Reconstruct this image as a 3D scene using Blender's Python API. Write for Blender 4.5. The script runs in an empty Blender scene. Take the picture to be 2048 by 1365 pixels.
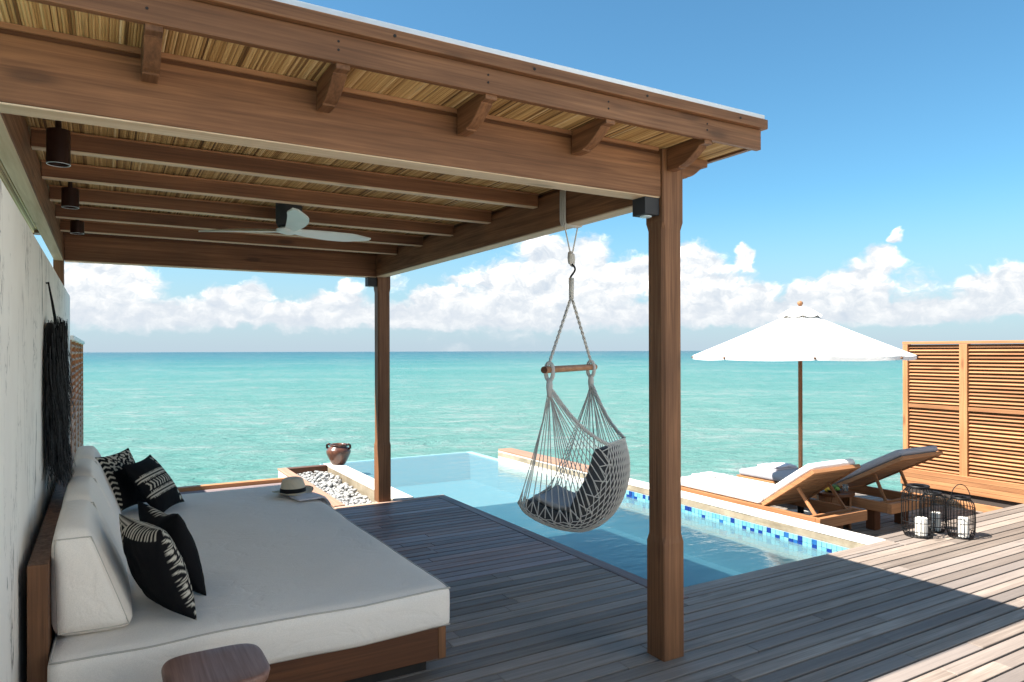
import bpy, bmesh, math, random
from mathutils import Vector, Matrix, noise as mnoise
rnd = random.Random(7)
R = math.radians
scene = bpy.context.scene
col = scene.collection

# ------------------------------------------------------------------ camera
TH, ROLL, EYE, FPX = R(30.3), R(0.15), 1.6, 1400.0
fwd = Vector((math.sin(TH), math.cos(TH), 0)); rgt = Vector((math.cos(TH), -math.sin(TH), 0)); upv = Vector((0, 0, 1))
cr = rgt * math.cos(ROLL) - upv * math.sin(ROLL); cu = upv * math.cos(ROLL) + rgt * math.sin(ROLL)
cd = bpy.data.cameras.new('camera'); cam = bpy.data.objects.new('camera', cd); col.objects.link(cam)
m = Matrix.Identity(4)
for i in range(3):
    m[i][0] = cr[i]; m[i][1] = cu[i]; m[i][2] = -fwd[i]
m[2][3] = EYE
cam.matrix_world = m
cd.sensor_width = 36; cd.lens = FPX / 2048 * 36; cd.shift_y = 20.5 / 2048
cd.clip_start = 0.05; cd.clip_end = 60000
scene.camera = cam
scene.view_settings.view_transform = 'Standard'; scene.view_settings.look = 'None'
scene.view_settings.exposure = 1.72; scene.view_settings.gamma = 1.0; scene.view_settings.use_curve_mapping = False
EXPO = scene.view_settings.exposure
try:
    scene.cycles.max_bounces = 10; scene.cycles.diffuse_bounces = 5; scene.cycles.transparent_max_bounces = 16
    scene.cycles.use_denoising = True; scene.cycles.sample_clamp_indirect = 6
except Exception:
    pass

# ------------------------------------------------------------------ sun
SUN_STRENGTH = 4.4
SKY_STRENGTH = 0.15
sun_dir = Vector((-2.01, 0.37, 2.80)).normalized()
sl = bpy.data.lights.new('sun', 'SUN'); sl.energy = SUN_STRENGTH; sl.angle = R(0.53); sl.color = (1.0, 0.925, 0.82)
so = bpy.data.objects.new('sun', sl); col.objects.link(so)
so.rotation_euler = sun_dir.to_track_quat('Z', 'Y').to_euler(); so.location = (-6, 2, 9)

# ------------------------------------------------------------------ node helper
class NT:
    def __init__(s, tree):
        s.t = tree; s.n = tree.nodes; s.l = tree.links
    def new(s, typ, **kw):
        n = s.n.new(typ)
        for k, v in kw.items(): setattr(n, k, v)
        return n
    def put(s, sock, v):
        if isinstance(v, bpy.types.NodeSocket): s.l.new(v, sock)
        elif v is not None: sock.default_value = v
    def math(s, op, a, b=None, c=None, clamp=False):
        n = s.new('ShaderNodeMath', operation=op); n.use_clamp = clamp
        for i, v in enumerate((a, b, c)):
            if v is not None: s.put(n.inputs[i], v)
        return n.outputs[0]
    def vmath(s, op, a, b=None, c=None):
        n = s.new('ShaderNodeVectorMath', operation=op)
        for i, v in enumerate((a, b, c)):
            if v is not None: s.put(n.inputs[i], v)
        return n.outputs['Value'] if op in ('LENGTH', 'DOT_PRODUCT') else n.outputs[0]
    def noise(s, vec, scale, detail=4, rough=0.55, dist=0.0):
        n = s.new('ShaderNodeTexNoise')
        s.put(n.inputs['Vector'], vec); n.inputs['Scale'].default_value = scale
        n.inputs['Detail'].default_value = detail; n.inputs['Roughness'].default_value = rough; n.inputs['Distortion'].default_value = dist
        return n.outputs['Fac']
    def step(s, v, a, b, lo=0.0, hi=1.0):
        n = s.new('ShaderNodeMapRange', interpolation_type='SMOOTHSTEP')
        s.put(n.inputs[0], v); n.inputs[1].default_value = a; n.inputs[2].default_value = b
        n.inputs[3].default_value = lo; n.inputs[4].default_value = hi
        return n.outputs[0]
    def mix(s, f, a, b, blend='MIX'):
        n = s.new('ShaderNodeMix', data_type='RGBA', blend_type=blend)
        s.put(n.inputs['Factor'], f)
        for k, v in (('A', a), ('B', b)):
            so_ = [i for i in n.inputs if i.name == k and i.type == 'RGBA'][0]
            s.put(so_, (*v, 1.0) if isinstance(v, tuple) and len(v) == 3 else v)
        return [o for o in n.outputs if o.type == 'RGBA'][0]
    def ramp(s, f, stops):
        n = s.new('ShaderNodeValToRGB'); s.put(n.inputs[0], f)
        e = n.color_ramp.elements
        while len(e) < len(stops): e.new(0.5)
        for el, (p, c) in zip(e, stops):
            el.position = p; el.color = (*c, 1) if len(c) == 3 else c
        return n.outputs[0]
    def comb(s, x, y, z):
        n = s.new('ShaderNodeCombineXYZ')
        for i, v in enumerate((x, y, z)): s.put(n.inputs[i], v)
        return n.outputs[0]
    def bump(s, h, strength, dist):
        n = s.new('ShaderNodeBump'); s.put(n.inputs['Height'], h)
        n.inputs['Strength'].default_value = strength; n.inputs['Distance'].default_value = dist
        return n.outputs[0]

# ------------------------------------------------------------------ sky
w = bpy.data.worlds.new('World'); scene.world = w; w.use_nodes = True
T = NT(w.node_tree); T.n.clear()
out = T.new('ShaderNodeOutputWorld'); bg = T.new('ShaderNodeBackground')
sky = T.new('ShaderNodeTexSky', sky_type='NISHITA'); sky.sun_disc = False
sky.sun_elevation = math.asin(sun_dir.z); sky.sun_rotation = math.atan2(sun_dir.x, sun_dir.y)
sky.altitude = 0; sky.air_density = 1.0; sky.dust_density = 0.8; sky.ozone_density = 1.5
tc = T.new('ShaderNodeTexCoord'); dirv = T.vmath('NORMALIZE', tc.outputs['Generated'])
sep = T.new('ShaderNodeSeparateXYZ'); T.l.new(dirv, sep.inputs[0])
az = T.math('ARCTAN2', sep.outputs[0], sep.outputs[1]); el = T.math('ARCSINE', sep.outputs[2])
p = T.comb(az, el, 0.0)
# cumulus banks over the horizon: (pixel-angle centre, angular radii) given as azimuth / elevation in radians
BL = [(1000,632,1250,24),(200,560,110,45),(150,605,160,45),(470,608,65,35),(505,588,30,25),(300,635,150,26),(600,630,80,28),(700,598,26,30),(660,612,50,28),
 (1100,520,66,46),(1085,492,34,32),(1175,520,34,42),(1050,580,105,56),(1180,590,90,58),(1250,562,55,42),(1275,545,42,30),(900,592,55,24),(856,604,32,18),
 (965,560,70,12),(950,625,140,30),(1100,632,200,30),(1380,530,58,36),(1400,585,95,50),(1482,515,19,24),(1440,605,110,36),(1512,598,48,32),(1602,590,17,22),
 (1722,562,52,36),(1768,526,36,32),(1690,592,95,40),(1800,478,15,12),(1640,622,130,26),(1962,590,60,42),(2025,568,60,42),(1850,628,150,22)]
warp = T.noise(T.vmath('MULTIPLY', p, (14, 20, 1)), 1.0, 3, 0.6)
warp2 = T.noise(T.vmath('MULTIPLY', p, (14, 20, 1)), 1.7, 3, 0.6)
pw = T.vmath('ADD', p, T.comb(T.math('MULTIPLY', T.math('SUBTRACT', warp, 0.5), 0.05), T.math('MULTIPLY', T.math('SUBTRACT', warp2, 0.5), 0.035), 0.0))
L = None
def aim(u, v):
    a = (u - 1024) / FPX
    return TH + math.atan(a), math.atan((703 - v) / FPX / math.sqrt(1 + a * a)), 1 / (1 + a * a)
for (u, v, ru, rv) in BL:
    a0, e0, k = aim(u, v)
    ra, re = ru / FPX * k * 1.02, rv / FPX * math.sqrt(k) * 1.02
    d = T.vmath('LENGTH', T.vmath('MULTIPLY_ADD', pw, (1 / ra, 1 / re, 0), (-a0 / ra, -e0 / re, 0)))
    L = d if L is None else T.math('SMOOTH_MIN', L, d, 0.35)
# the same kind of low cumulus goes on all round the horizon
gn = T.noise(T.vmath('MULTIPLY', pw, (3.2, 7, 1)), 1.0, 2, 0.5)
gfield = T.math('ADD', T.math('MULTIPLY', T.math('ABSOLUTE', T.math('SUBTRACT', el, 0.055)), 11.0), T.math('MULTIPLY', T.math('SUBTRACT', 0.52, gn), 5.5))
outside = T.step(T.math('ABSOLUTE', T.math('SUBTRACT', az, TH)), 0.62, 0.75, 1.2, 0.0)
gfield = T.math('ADD', gfield, outside)
L = T.math('MINIMUM', L, T.math('MAXIMUM', gfield, 0.1))
fine = T.noise(T.vmath('MULTIPLY', pw, (30, 42, 1)), 1.0, 7, 0.62)
fine_s = T.noise(T.vmath('MULTIPLY', T.vmath('ADD', pw, (-0.010, 0.012, 0)), (30, 42, 1)), 1.0, 7, 0.62)
dens = T.math('ADD', T.math('SUBTRACT', 1.0, L), T.math('MULTIPLY', T.math('SUBTRACT', fine, 0.5), 1.15)); dens = T.math('ADD', dens, 0.22)
mask = T.step(dens, -0.12, 0.46)
shade = T.math('ADD', 0.62, T.math('MULTIPLY', T.math('SUBTRACT', fine, fine_s), 1.9), clamp=True)
basefade = T.step(el, 0.030, 0.10, 0.50, 1.0)
shade = T.math('MULTIPLY', shade, basefade)
KC = 2 ** (-EXPO)
cloudcol = T.ramp(shade, [(0.0, (0.66*KC, 0.74*KC, 0.84*KC)), (0.32, (0.80*KC, 0.85*KC, 0.91*KC)), (0.62, (1.02*KC, 1.03*KC, 1.04*KC)), (1.0, (1.9*KC, 1.85*KC, 1.8*KC))])
skyc = T.vmath('MULTIPLY', sky.outputs[0], (SKY_STRENGTH*.205, SKY_STRENGTH*.36, SKY_STRENGTH*.395))
haze = T.step(el, -0.02, 0.22, 0.85, 0.0)
skyc = T.mix(haze, skyc, (0.58*KC, 0.69*KC, 0.82*KC))
mask = T.math('MULTIPLY', mask, T.step(el, 0.0, 0.045, 0.35, 0.97))
final = T.mix(mask, skyc, cloudcol)
T.l.new(final, bg.inputs[0]); bg.inputs[1].default_value = 1.0
T.l.new(bg.outputs[0], out.inputs[0])

# ------------------------------------------------------------------ materials
MATS = {}
def mat(name):
    mt = bpy.data.materials.new(name); mt.use_nodes = True
    t = NT(mt.node_tree); b = t.n['Principled BSDF']
    MATS[name] = mt
    return mt, t, b
def setb(b, **kw):
    for k, v in kw.items():
        b.inputs[k].default_value = (*v, 1) if isinstance(v, tuple) and len(v) == 3 else v
def plain(name, c, rough=0.5, metal=0.0, spec=0.5, var=0.0):
    mt, t, b = mat(name); setb(b, **{'Base Color': c, 'Roughness': rough, 'Metallic': metal, 'Specular IOR Level': spec})
    tcx = t.new('ShaderNodeTexCoord')
    n = t.noise(tcx.outputs['Object'], 9, 5)
    v = var or 0.12
    t.put(b.inputs['Base Color'], t.mix(n, tuple(x * (1 - v) for x in c), tuple(min(1, x * (1 + v)) for x in c)))
    t.put(b.inputs['Roughness'], t.step(n, 0.2, 0.8, max(0, rough - .08), min(1, rough + .08)))
    return mt
def wood(name, dark, light, axis, rough=0.55, rvar=0.35, scale=1.0, tint=None, bump=0.25, spec=0.35):
    mt, t, b = mat(name)
    tcx = t.new('ShaderNodeTexCoord'); oi = t.new('ShaderNodeObjectInfo')
    off = t.vmath('MULTIPLY', t.comb(oi.outputs['Random'], oi.outputs['Random'], oi.outputs['Random']), (37.1, 91.7, 53.3))
    pos = t.vmath('ADD', tcx.outputs['Object'], off)
    k = [26.0, 26.0, 26.0]; k['XYZ'.index(axis)] = 1.0
    g = t.noise(t.vmath('MULTIPLY', pos, tuple(k)), scale, 6, 0.62, 0.6)
    k2 = [110.0, 110.0, 110.0]; k2['XYZ'.index(axis)] = 3.0
    f = t.noise(t.vmath('MULTIPLY', pos, tuple(k2)), scale, 3, 0.5)
    big = t.noise(pos, 1.6, 3)
    v = t.math('ADD', t.math('MULTIPLY', g, 0.62), t.math('MULTIPLY', f, 0.38))
    c = t.ramp(v, [(0.30, dark), (0.52, tuple((a + c_) / 2 for a, c_ in zip(dark, light))), (0.72, light)])
    c = t.mix(t.step(big, 0.35, 0.7, 0.0, 0.35), c, dark)
    vo = t.new('ShaderNodeTexVoronoi'); kk = [5.0, 5.0, 5.0]; kk['XYZ'.index(axis)] = 1.5
    t.put(vo.inputs['Vector'], t.vmath('MULTIPLY', pos, tuple(kk))); vo.inputs['Scale'].default_value = 1.0
    c = t.mix(t.step(vo.outputs['Distance'], .05, .16, .6, 0), c, tuple(x*.45 for x in dark))
    if tint:
        c = t.mix(t.math('MULTIPLY', t.math('FRACT', t.math('MULTIPLY', oi.outputs['Random'], 7.31)), 0.75), c, tint)
    hv = t.new('ShaderNodeHueSaturation'); t.put(hv.inputs['Color'], c)
    t.put(hv.inputs['Value'], t.math('ADD', 1 - rvar / 2, t.math('MULTIPLY', oi.outputs['Random'], rvar)))
    t.put(b.inputs['Base Color'], hv.outputs[0])
    t.put(b.inputs['Roughness'], t.step(v, 0.3, 0.7, rough + .1, rough - .08))
    b.inputs['Specular IOR Level'].default_value = spec
    t.put(b.inputs['Normal'], t.bump(v, bump, 0.004))
    return mt
TD, TL = (0.082, 0.033, 0.014), (0.32, 0.143, 0.060)
for ax in 'XYZ':
    wood('teak_' + ax, TD, TL, ax, rvar=.5, bump=.35)
    wood('honey_' + ax, (0.25, 0.102, 0.042), (0.50, 0.258, 0.122), ax, rvar=0.5)
    wood('dark_teak_' + ax, (0.070, 0.028, 0.012), (0.25, 0.108, 0.046), ax, rvar=.4, bump=.35)
    wood('pale_teak_' + ax, (0.52, 0.36, 0.22), (0.76, 0.58, 0.39), ax, rvar=0.15)  # pale tone stands in for bounce light under beams and rafters
    wood('redwood_' + ax, (0.085, 0.032, 0.014), (0.21, 0.085, 0.038), ax, rough=0.42)
wood('deck_grey', (0.125, 0.095, 0.078), (0.385, 0.318, 0.266), 'X', rough=0.62, rvar=0.65, tint=(0.205, 0.178, 0.165), bump=0.5)
wood('deck_red', (0.13, 0.074, 0.060), (0.37, 0.225, 0.188), 'X', rough=0.5, rvar=0.5, tint=(0.22, 0.19, 0.20), bump=0.5)
wood('deck_red_Y', (0.12, 0.075, 0.066), (0.30, 0.20, 0.185), 'Y', rough=0.5, rvar=0.3, bump=0.5)
wood('deck_lower', (0.14, 0.118, 0.10), (0.33, 0.29, 0.255), 'X', rough=0.65, rvar=0.4, bump=0.5)
wood('rim_pale', (0.27, 0.150, 0.10), (0.44, 0.27, 0.19), 'Y', rough=0.6, rvar=0.2)
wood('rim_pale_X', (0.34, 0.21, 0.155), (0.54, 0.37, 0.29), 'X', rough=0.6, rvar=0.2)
wood('seat_slat', (0.20, 0.10, 0.05), (0.42, 0.25, 0.13), 'X', rvar=0.3)

wood('stool_wood', (0.17, 0.085, 0.062), (0.36, 0.205, 0.155), 'Y', rough=.4, rvar=.1)
def fabric(name, c, weave=900, bump=0.35, var=0.08):
    mt, t, b = mat(name)
    tcx = t.new('ShaderNodeTexCoord'); o = tcx.outputs['Object']
    n1 = t.noise(t.vmath('MULTIPLY', o, (weave, weave * .18, weave * .18)), 1, 2)
    n2 = t.noise(t.vmath('MULTIPLY', o, (weave * .18, weave, weave)), 1, 2)
    wv = t.math('ADD', t.math('MULTIPLY', n1, .5), t.math('MULTIPLY', n2, .5))
    big = t.noise(o, 5, 4)
    c1 = t.mix(t.step(wv, .3, .7), tuple(x * (1 - var * 1.6) for x in c), tuple(min(1, x * (1 + var)) for x in c))
    c1 = t.mix(t.step(big, .3, .75, 0, .25), c1, tuple(x * .9 for x in c))
    t.put(b.inputs['Base Color'], c1)
    setb(b, **{'Roughness': 0.9, 'Specular IOR Level': 0.15, 'Sheen Weight': 0.15})
    cre = t.math('ABSOLUTE', t.math('SUBTRACT', t.noise(t.vmath('MULTIPLY', o, (2.6, 3.6, 3)), 1.0, 4, .55, .9), .5))
    h = t.math('ADD', t.math('MULTIPLY', wv, 0.25), t.math('ADD', t.math('MULTIPLY', t.noise(o, 7, 3), 1.6), t.math('MULTIPLY', t.step(cre, 0, .07), .6)))
    t.put(b.inputs['Normal'], t.bump(h, bump, 0.006))
    return mt
fabric('linen', (0.87, 0.80, 0.72))
fabric('piping', (0.50, 0.46, 0.40))
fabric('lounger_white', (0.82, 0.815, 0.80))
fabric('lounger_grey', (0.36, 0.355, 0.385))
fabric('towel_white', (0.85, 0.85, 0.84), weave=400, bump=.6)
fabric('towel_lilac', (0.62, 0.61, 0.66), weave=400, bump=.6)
fabric('canopy', (0.80, 0.79, 0.77), bump=.2)
fabric('charcoal', (0.085, 0.084, 0.086), var=.2)
fabric('cushion_grey', (0.46, 0.46, 0.475), var=.1)
fabric('rope', (0.64, 0.61, 0.56), weave=700, bump=.6)
fabric('rope_pale', (0.66, 0.63, 0.57), weave=700, bump=.6)
fabric('raffia', (0.007, 0.007, 0.008), var=.4)
fabric('straw', (0.66, 0.57, 0.43), weave=500, bump=.8)
fabric('ribbon', (0.012, 0.012, 0.014))
plain('black_metal', (0.007, 0.007, 0.008), 0.55, 0.0, 0.25)
plain('black_matt', (0.02, 0.021, 0.024), 0.6)
plain('bronze', (0.035, 0.016, 0.012), 0.35, 0.5)
plain('roof_metal', (0.62, 0.64, 0.66), 0.4, 0.3)
plain('dark_gap', (0.02, 0.018, 0.016), 0.9)
plain('candle', (0.83, 0.80, 0.74), 0.6)
plain('wick', (0.03, 0.025, 0.02), 0.9)
plain('fan_white', (0.70, 0.76, 0.73), 0.4)
plain('lemon', (0.72, 0.50, 0.06), 0.5)
plain('lime', (0.16, 0.32, 0.04), 0.45)
plain('leafy', (0.05, 0.13, 0.03), 0.5)
plain('frost', (0.62, 0.74, 0.80), 0.25)
plain('steel_grey', (0.20, 0.23, 0.26), 0.5)
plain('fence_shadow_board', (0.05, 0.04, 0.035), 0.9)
mt, t, b = mat('glassware'); setb(b, **{'Base Color': (.9, .95, .95), 'Roughness': .03, 'Transmission Weight': .9, 'IOR': 1.2})
# clay jar
mt, t, b = mat('clay_jar'); o = t.new('ShaderNodeTexCoord').outputs['Object']
n = t.noise(o, 14, 5)
t.put(b.inputs['Base Color'], t.ramp(n, [(.3, (0.055, 0.022, 0.014)), (.7, (0.15, 0.06, 0.035))])); setb(b, **{'Roughness': .28, 'Coat Weight': .3})
mt, t, b = mat('frost_glass'); t.n.remove(b)
df = t.new('ShaderNodeBsdfDiffuse'); df.inputs[0].default_value = (.70, .78, .82, 1); tl = t.new('ShaderNodeBsdfTranslucent'); tl.inputs[0].default_value = (.75, .85, .9, 1)
mx = t.new('ShaderNodeMixShader'); mx.inputs[0].default_value = .6; t.l.new(df.outputs[0], mx.inputs[1]); t.l.new(tl.outputs[0], mx.inputs[2]); t.l.new(mx.outputs[0], t.n['Material Output'].inputs[0])
# concrete
def concrete(name, c1, c2, stain):
    mt, t, b = mat(name); o = t.new('ShaderNodeTexCoord').outputs['Object']
    n = t.noise(o, 3.5, 8, .65); n2 = t.noise(o, 40, 4); n3 = t.noise(t.vmath('MULTIPLY', o, (2, 2, 14)), 1.5, 5)
    c = t.mix(t.step(n, .3, .7), c1, c2); c = t.mix(t.step(n3, .5, .75, 0, .55), c, stain); c = t.mix(t.step(n2, .55, .8, 0, .3), c, stain)
    t.put(b.inputs['Base Color'], c); setb(b, **{'Roughness': .85, 'Specular IOR Level': .25})
    t.put(b.inputs['Normal'], t.bump(t.math('ADD', n2, n), .35, .004))
concrete('coping_stone', (0.20, 0.165, 0.115), (0.34, 0.295, 0.225), (0.12, 0.095, 0.055))
concrete('terrace_stone', (0.42, 0.38, 0.32), (0.52, 0.47, 0.40), (0.33, 0.28, 0.22))
concrete('pale_stone', (0.55, 0.53, 0.49), (0.68, 0.66, 0.62), (0.45, 0.42, 0.37))
concrete('white_render', (0.76, 0.735, 0.70), (0.82, 0.80, 0.765), (0.66, 0.62, 0.57))
# scratched white plaster wall
mt, t, b = mat('scratched_plaster'); o = t.new('ShaderNodeTexCoord').outputs['Object']
n = t.noise(o, 2.2, 6, .6)
v1 = t.noise(t.vmath('MULTIPLY', o, (9, 3.4, 1.0)), 1.0, 5, .6, 1.2)
v2 = t.noise(t.vmath('MULTIPLY', o, (20, 8, 2.6)), 1.0, 4, .6, 1.0)
msk = t.math('MULTIPLY', t.step(t.noise(t.vmath('MULTIPLY', o, (3, 2.0, 1.3)), 1.0, 3), .36, .52), t.step(t.noise(t.vmath('MULTIPLY', o, (5, 5, 3)), 1.0, 4), .38, .56))
ln1 = t.math('MULTIPLY', t.step(t.math('ABSOLUTE', t.math('SUBTRACT', v1, .53)), .0, .017, 1, 0), msk)
ln2 = t.math('MULTIPLY', t.step(t.math('ABSOLUTE', t.math('SUBTRACT', v2, .58)), .0, .018, 1, 0), msk)
c = t.mix(t.step(n, .3, .7), (0.84, 0.80, 0.74), (0.90, 0.865, 0.80))
lns = t.math('MAXIMUM', ln1, t.math('MULTIPLY', ln2, .6))
c = t.mix(t.math('MULTIPLY', lns, .85), c, (0.16, 0.15, 0.14))
t.put(b.inputs['Base Color'], c); setb(b, **{'Roughness': .8, 'Specular IOR Level': .2})
t.put(b.inputs['Normal'], t.bump(t.math('SUBTRACT', n, lns), .5, .006))
# bamboo sticks: every stick its own shade through a colour attribute
mt, t, b = mat('bamboo'); at = t.new('ShaderNodeAttribute', attribute_name='tone'); o = t.new('ShaderNodeTexCoord').outputs['Object']
n = t.noise(t.vmath('MULTIPLY', o, (60, 2.5, 60)), 1, 4)
c = t.ramp(at.outputs['Fac'], [(0.0, (0.11, 0.05, 0.016)), (0.35, (0.42, 0.24, 0.085)), (0.8, (0.66, 0.44, 0.19)), (1.0, (0.74, 0.56, 0.31))])
c = t.mix(t.step(n, .55, .8, 0, .55), c, (0.10, 0.05, 0.015))
t.put(b.inputs['Base Color'], c); setb(b, **{'Roughness': .5, 'Specular IOR Level': .4})
# printed pillow cloth
mt, t, b = mat('mud_cloth'); at = t.new('ShaderNodeAttribute', attribute_name='print'); o = t.new('ShaderNodeTexCoord').outputs['Object']
wv = t.noise(o, 420, 2)
c = t.mix(at.outputs['Fac'], (0.0085, 0.0085, 0.010), (0.60, 0.56, 0.47)); c = t.mix(t.step(wv, .4, .7, 0, .35), c, (0.02, 0.02, 0.02))
t.put(b.inputs['Base Color'], c); setb(b, **{'Roughness': .95, 'Specular IOR Level': .08}); t.put(b.inputs['Normal'], t.bump(wv, .5, .003))
# pool tiles
for nm, c in (('tile_aqua', (0.16, 0.39, 0.47)), ('tile_sky', (0.11, 0.32, 0.44)), ('tile_mid', (0.014, 0.10, 0.30)), ('tile_deep', (0.004, 0.028, 0.19))):
    plain(nm, c, .15, 0, .6, .15)
plain('grout', (0.27, 0.33, 0.35), .8)
mt, t, b = mat('pool_plaster'); o = t.new('ShaderNodeTexCoord').outputs['Object']
vor = t.new('ShaderNodeTexVoronoi', feature='SMOOTH_F1'); t.put(vor.inputs['Vector'], o); vor.inputs['Scale'].default_value = 3
c = t.mix(t.noise(o, 3, 4), (0.21, 0.37, 0.41), (0.27, 0.44, 0.48))
t.put(b.inputs['Base Color'], c); setb(b, **{'Roughness': .7})
# pool water: clear tinted water with a reflecting rippled surface
mt, t, b = mat('pool_water'); t.n.remove(b)
o = t.new('ShaderNodeTexCoord').outputs['Object']
h1 = t.noise(t.vmath('MULTIPLY', o, (1.0, 2.2, 1)), 3.2, 3, .5, .4); h2 = t.noise(t.vmath('MULTIPLY', o, (1, 1.8, 1)), 13, 3, .55, .3)
hh = t.math('ADD', h1, t.math('MULTIPLY', h2, .3))
bn = t.bump(hh, .15, .05)
fr = t.new('ShaderNodeFresnel'); fr.inputs['IOR'].default_value = 1.40; t.put(fr.inputs['Normal'], bn)
gl = t.new('ShaderNodeBsdfGlossy'); gl.inputs['Roughness'].default_value = 0.02; t.put(gl.inputs['Normal'], bn)
tr = t.new('ShaderNodeBsdfTransparent'); tr.inputs[0].default_value = (0.66, 0.88, 0.94, 1)
dfw = t.new('ShaderNodeBsdfDiffuse'); dfw.inputs[0].default_value = (0.17, 0.305, 0.33, 1)
mxw = t.new('ShaderNodeMixShader'); mxw.inputs[0].default_value = .52; t.l.new(tr.outputs[0], mxw.inputs[1]); t.l.new(dfw.outputs[0], mxw.inputs[2])
mx = t.new('ShaderNodeMixShader'); t.put(mx.inputs[0], fr.outputs[0]); t.l.new(mxw.outputs[0], mx.inputs[1]); t.l.new(gl.outputs[0], mx.inputs[2])
t.l.new(mx.outputs[0], t.n['Material Output'].inputs[0])
# sea: shallow turquoise lagoon that deepens away from the deck
mt, t, b = mat('sea_water'); o = t.new('ShaderNodeTexCoord').outputs['Object']
sp = t.new('ShaderNodeSeparateXYZ'); t.l.new(o, sp.inputs[0])
dist = t.math('LOGARITHM', t.math('MAXIMUM', t.vmath('LENGTH', t.vmath('MULTIPLY', o, (1, 1, 0))), 1.0), 10.0)
c = t.ramp(t.math('DIVIDE', dist, 4.6), [(0.20, (0.108, 0.226, 0.200)), (0.36, (0.092, 0.220, 0.198)), (0.46, (0.058, 0.190, 0.182)), (0.56, (0.012, 0.112, 0.138)), (0.70, (0.004, 0.064, 0.099)), (1.0, (0.006, 0.068, 0.100))])
wx = t.vmath('MULTIPLY', o, (0.35, 1.0, 1.0))
rot = t.new('ShaderNodeVectorRotate', rotation_type='Z_AXIS'); t.put(rot.inputs['Vector'], o); rot.inputs['Angle'].default_value = TH
wr = t.vmath('MULTIPLY', rot.outputs[0], (0.50, 1.0, 1.0))
big = t.noise(wr, .05, 5, .62, .5); mid = t.noise(wr, .55, 6, .65, .8); sm = t.noise(wr, 2.6, 6, .65, .6); tiny = t.noise(wr, 7.0, 3, .6)
patch = t.math('ADD', t.math('MULTIPLY', big, .26), t.math('ADD', t.math('MULTIPLY', mid, .36), t.math('MULTIPLY', sm, .38)))
c = t.mix(t.step(patch, .49, .62, 0, .78), c, (0.245, 0.285, 0.275))
c = t.mix(t.step(patch, .49, .37, 0, .75), c, (0.032, 0.160, 0.138))
t.put(b.inputs['Base Color'], c)
setb(b, **{'Roughness': .28, 'Specular IOR Level': .07, 'IOR': 1.33})
hh = t.math('ADD', t.math('MULTIPLY', mid, 1.0), t.math('ADD', t.math('MULTIPLY', sm, .55), t.math('MULTIPLY', tiny, .16)))
t.put(b.inputs['Normal'], t.bump(hh, .9, .5))
# pebbles
mt, t, b = mat('pebble_stone'); oi = t.new('ShaderNodeObjectInfo'); at = t.new('ShaderNodeAttribute', attribute_name='tone'); o = t.new('ShaderNodeTexCoord').outputs['Object']
rv = t.math('ADD', oi.outputs['Random'], t.math('MULTIPLY', at.outputs['Fac'], .9)); rv = t.math('FRACT', rv)
c = t.ramp(rv, [(0, (0.22, 0.22, 0.22)), (.5, (0.38, 0.385, 0.38)), (1, (0.56, 0.56, 0.54))]); c = t.mix(t.noise(o, 60, 3), c, (0.28, 0.28, 0.28))
t.put(b.inputs['Base Color'], c); setb(b, **{'Roughness': .75})

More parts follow.
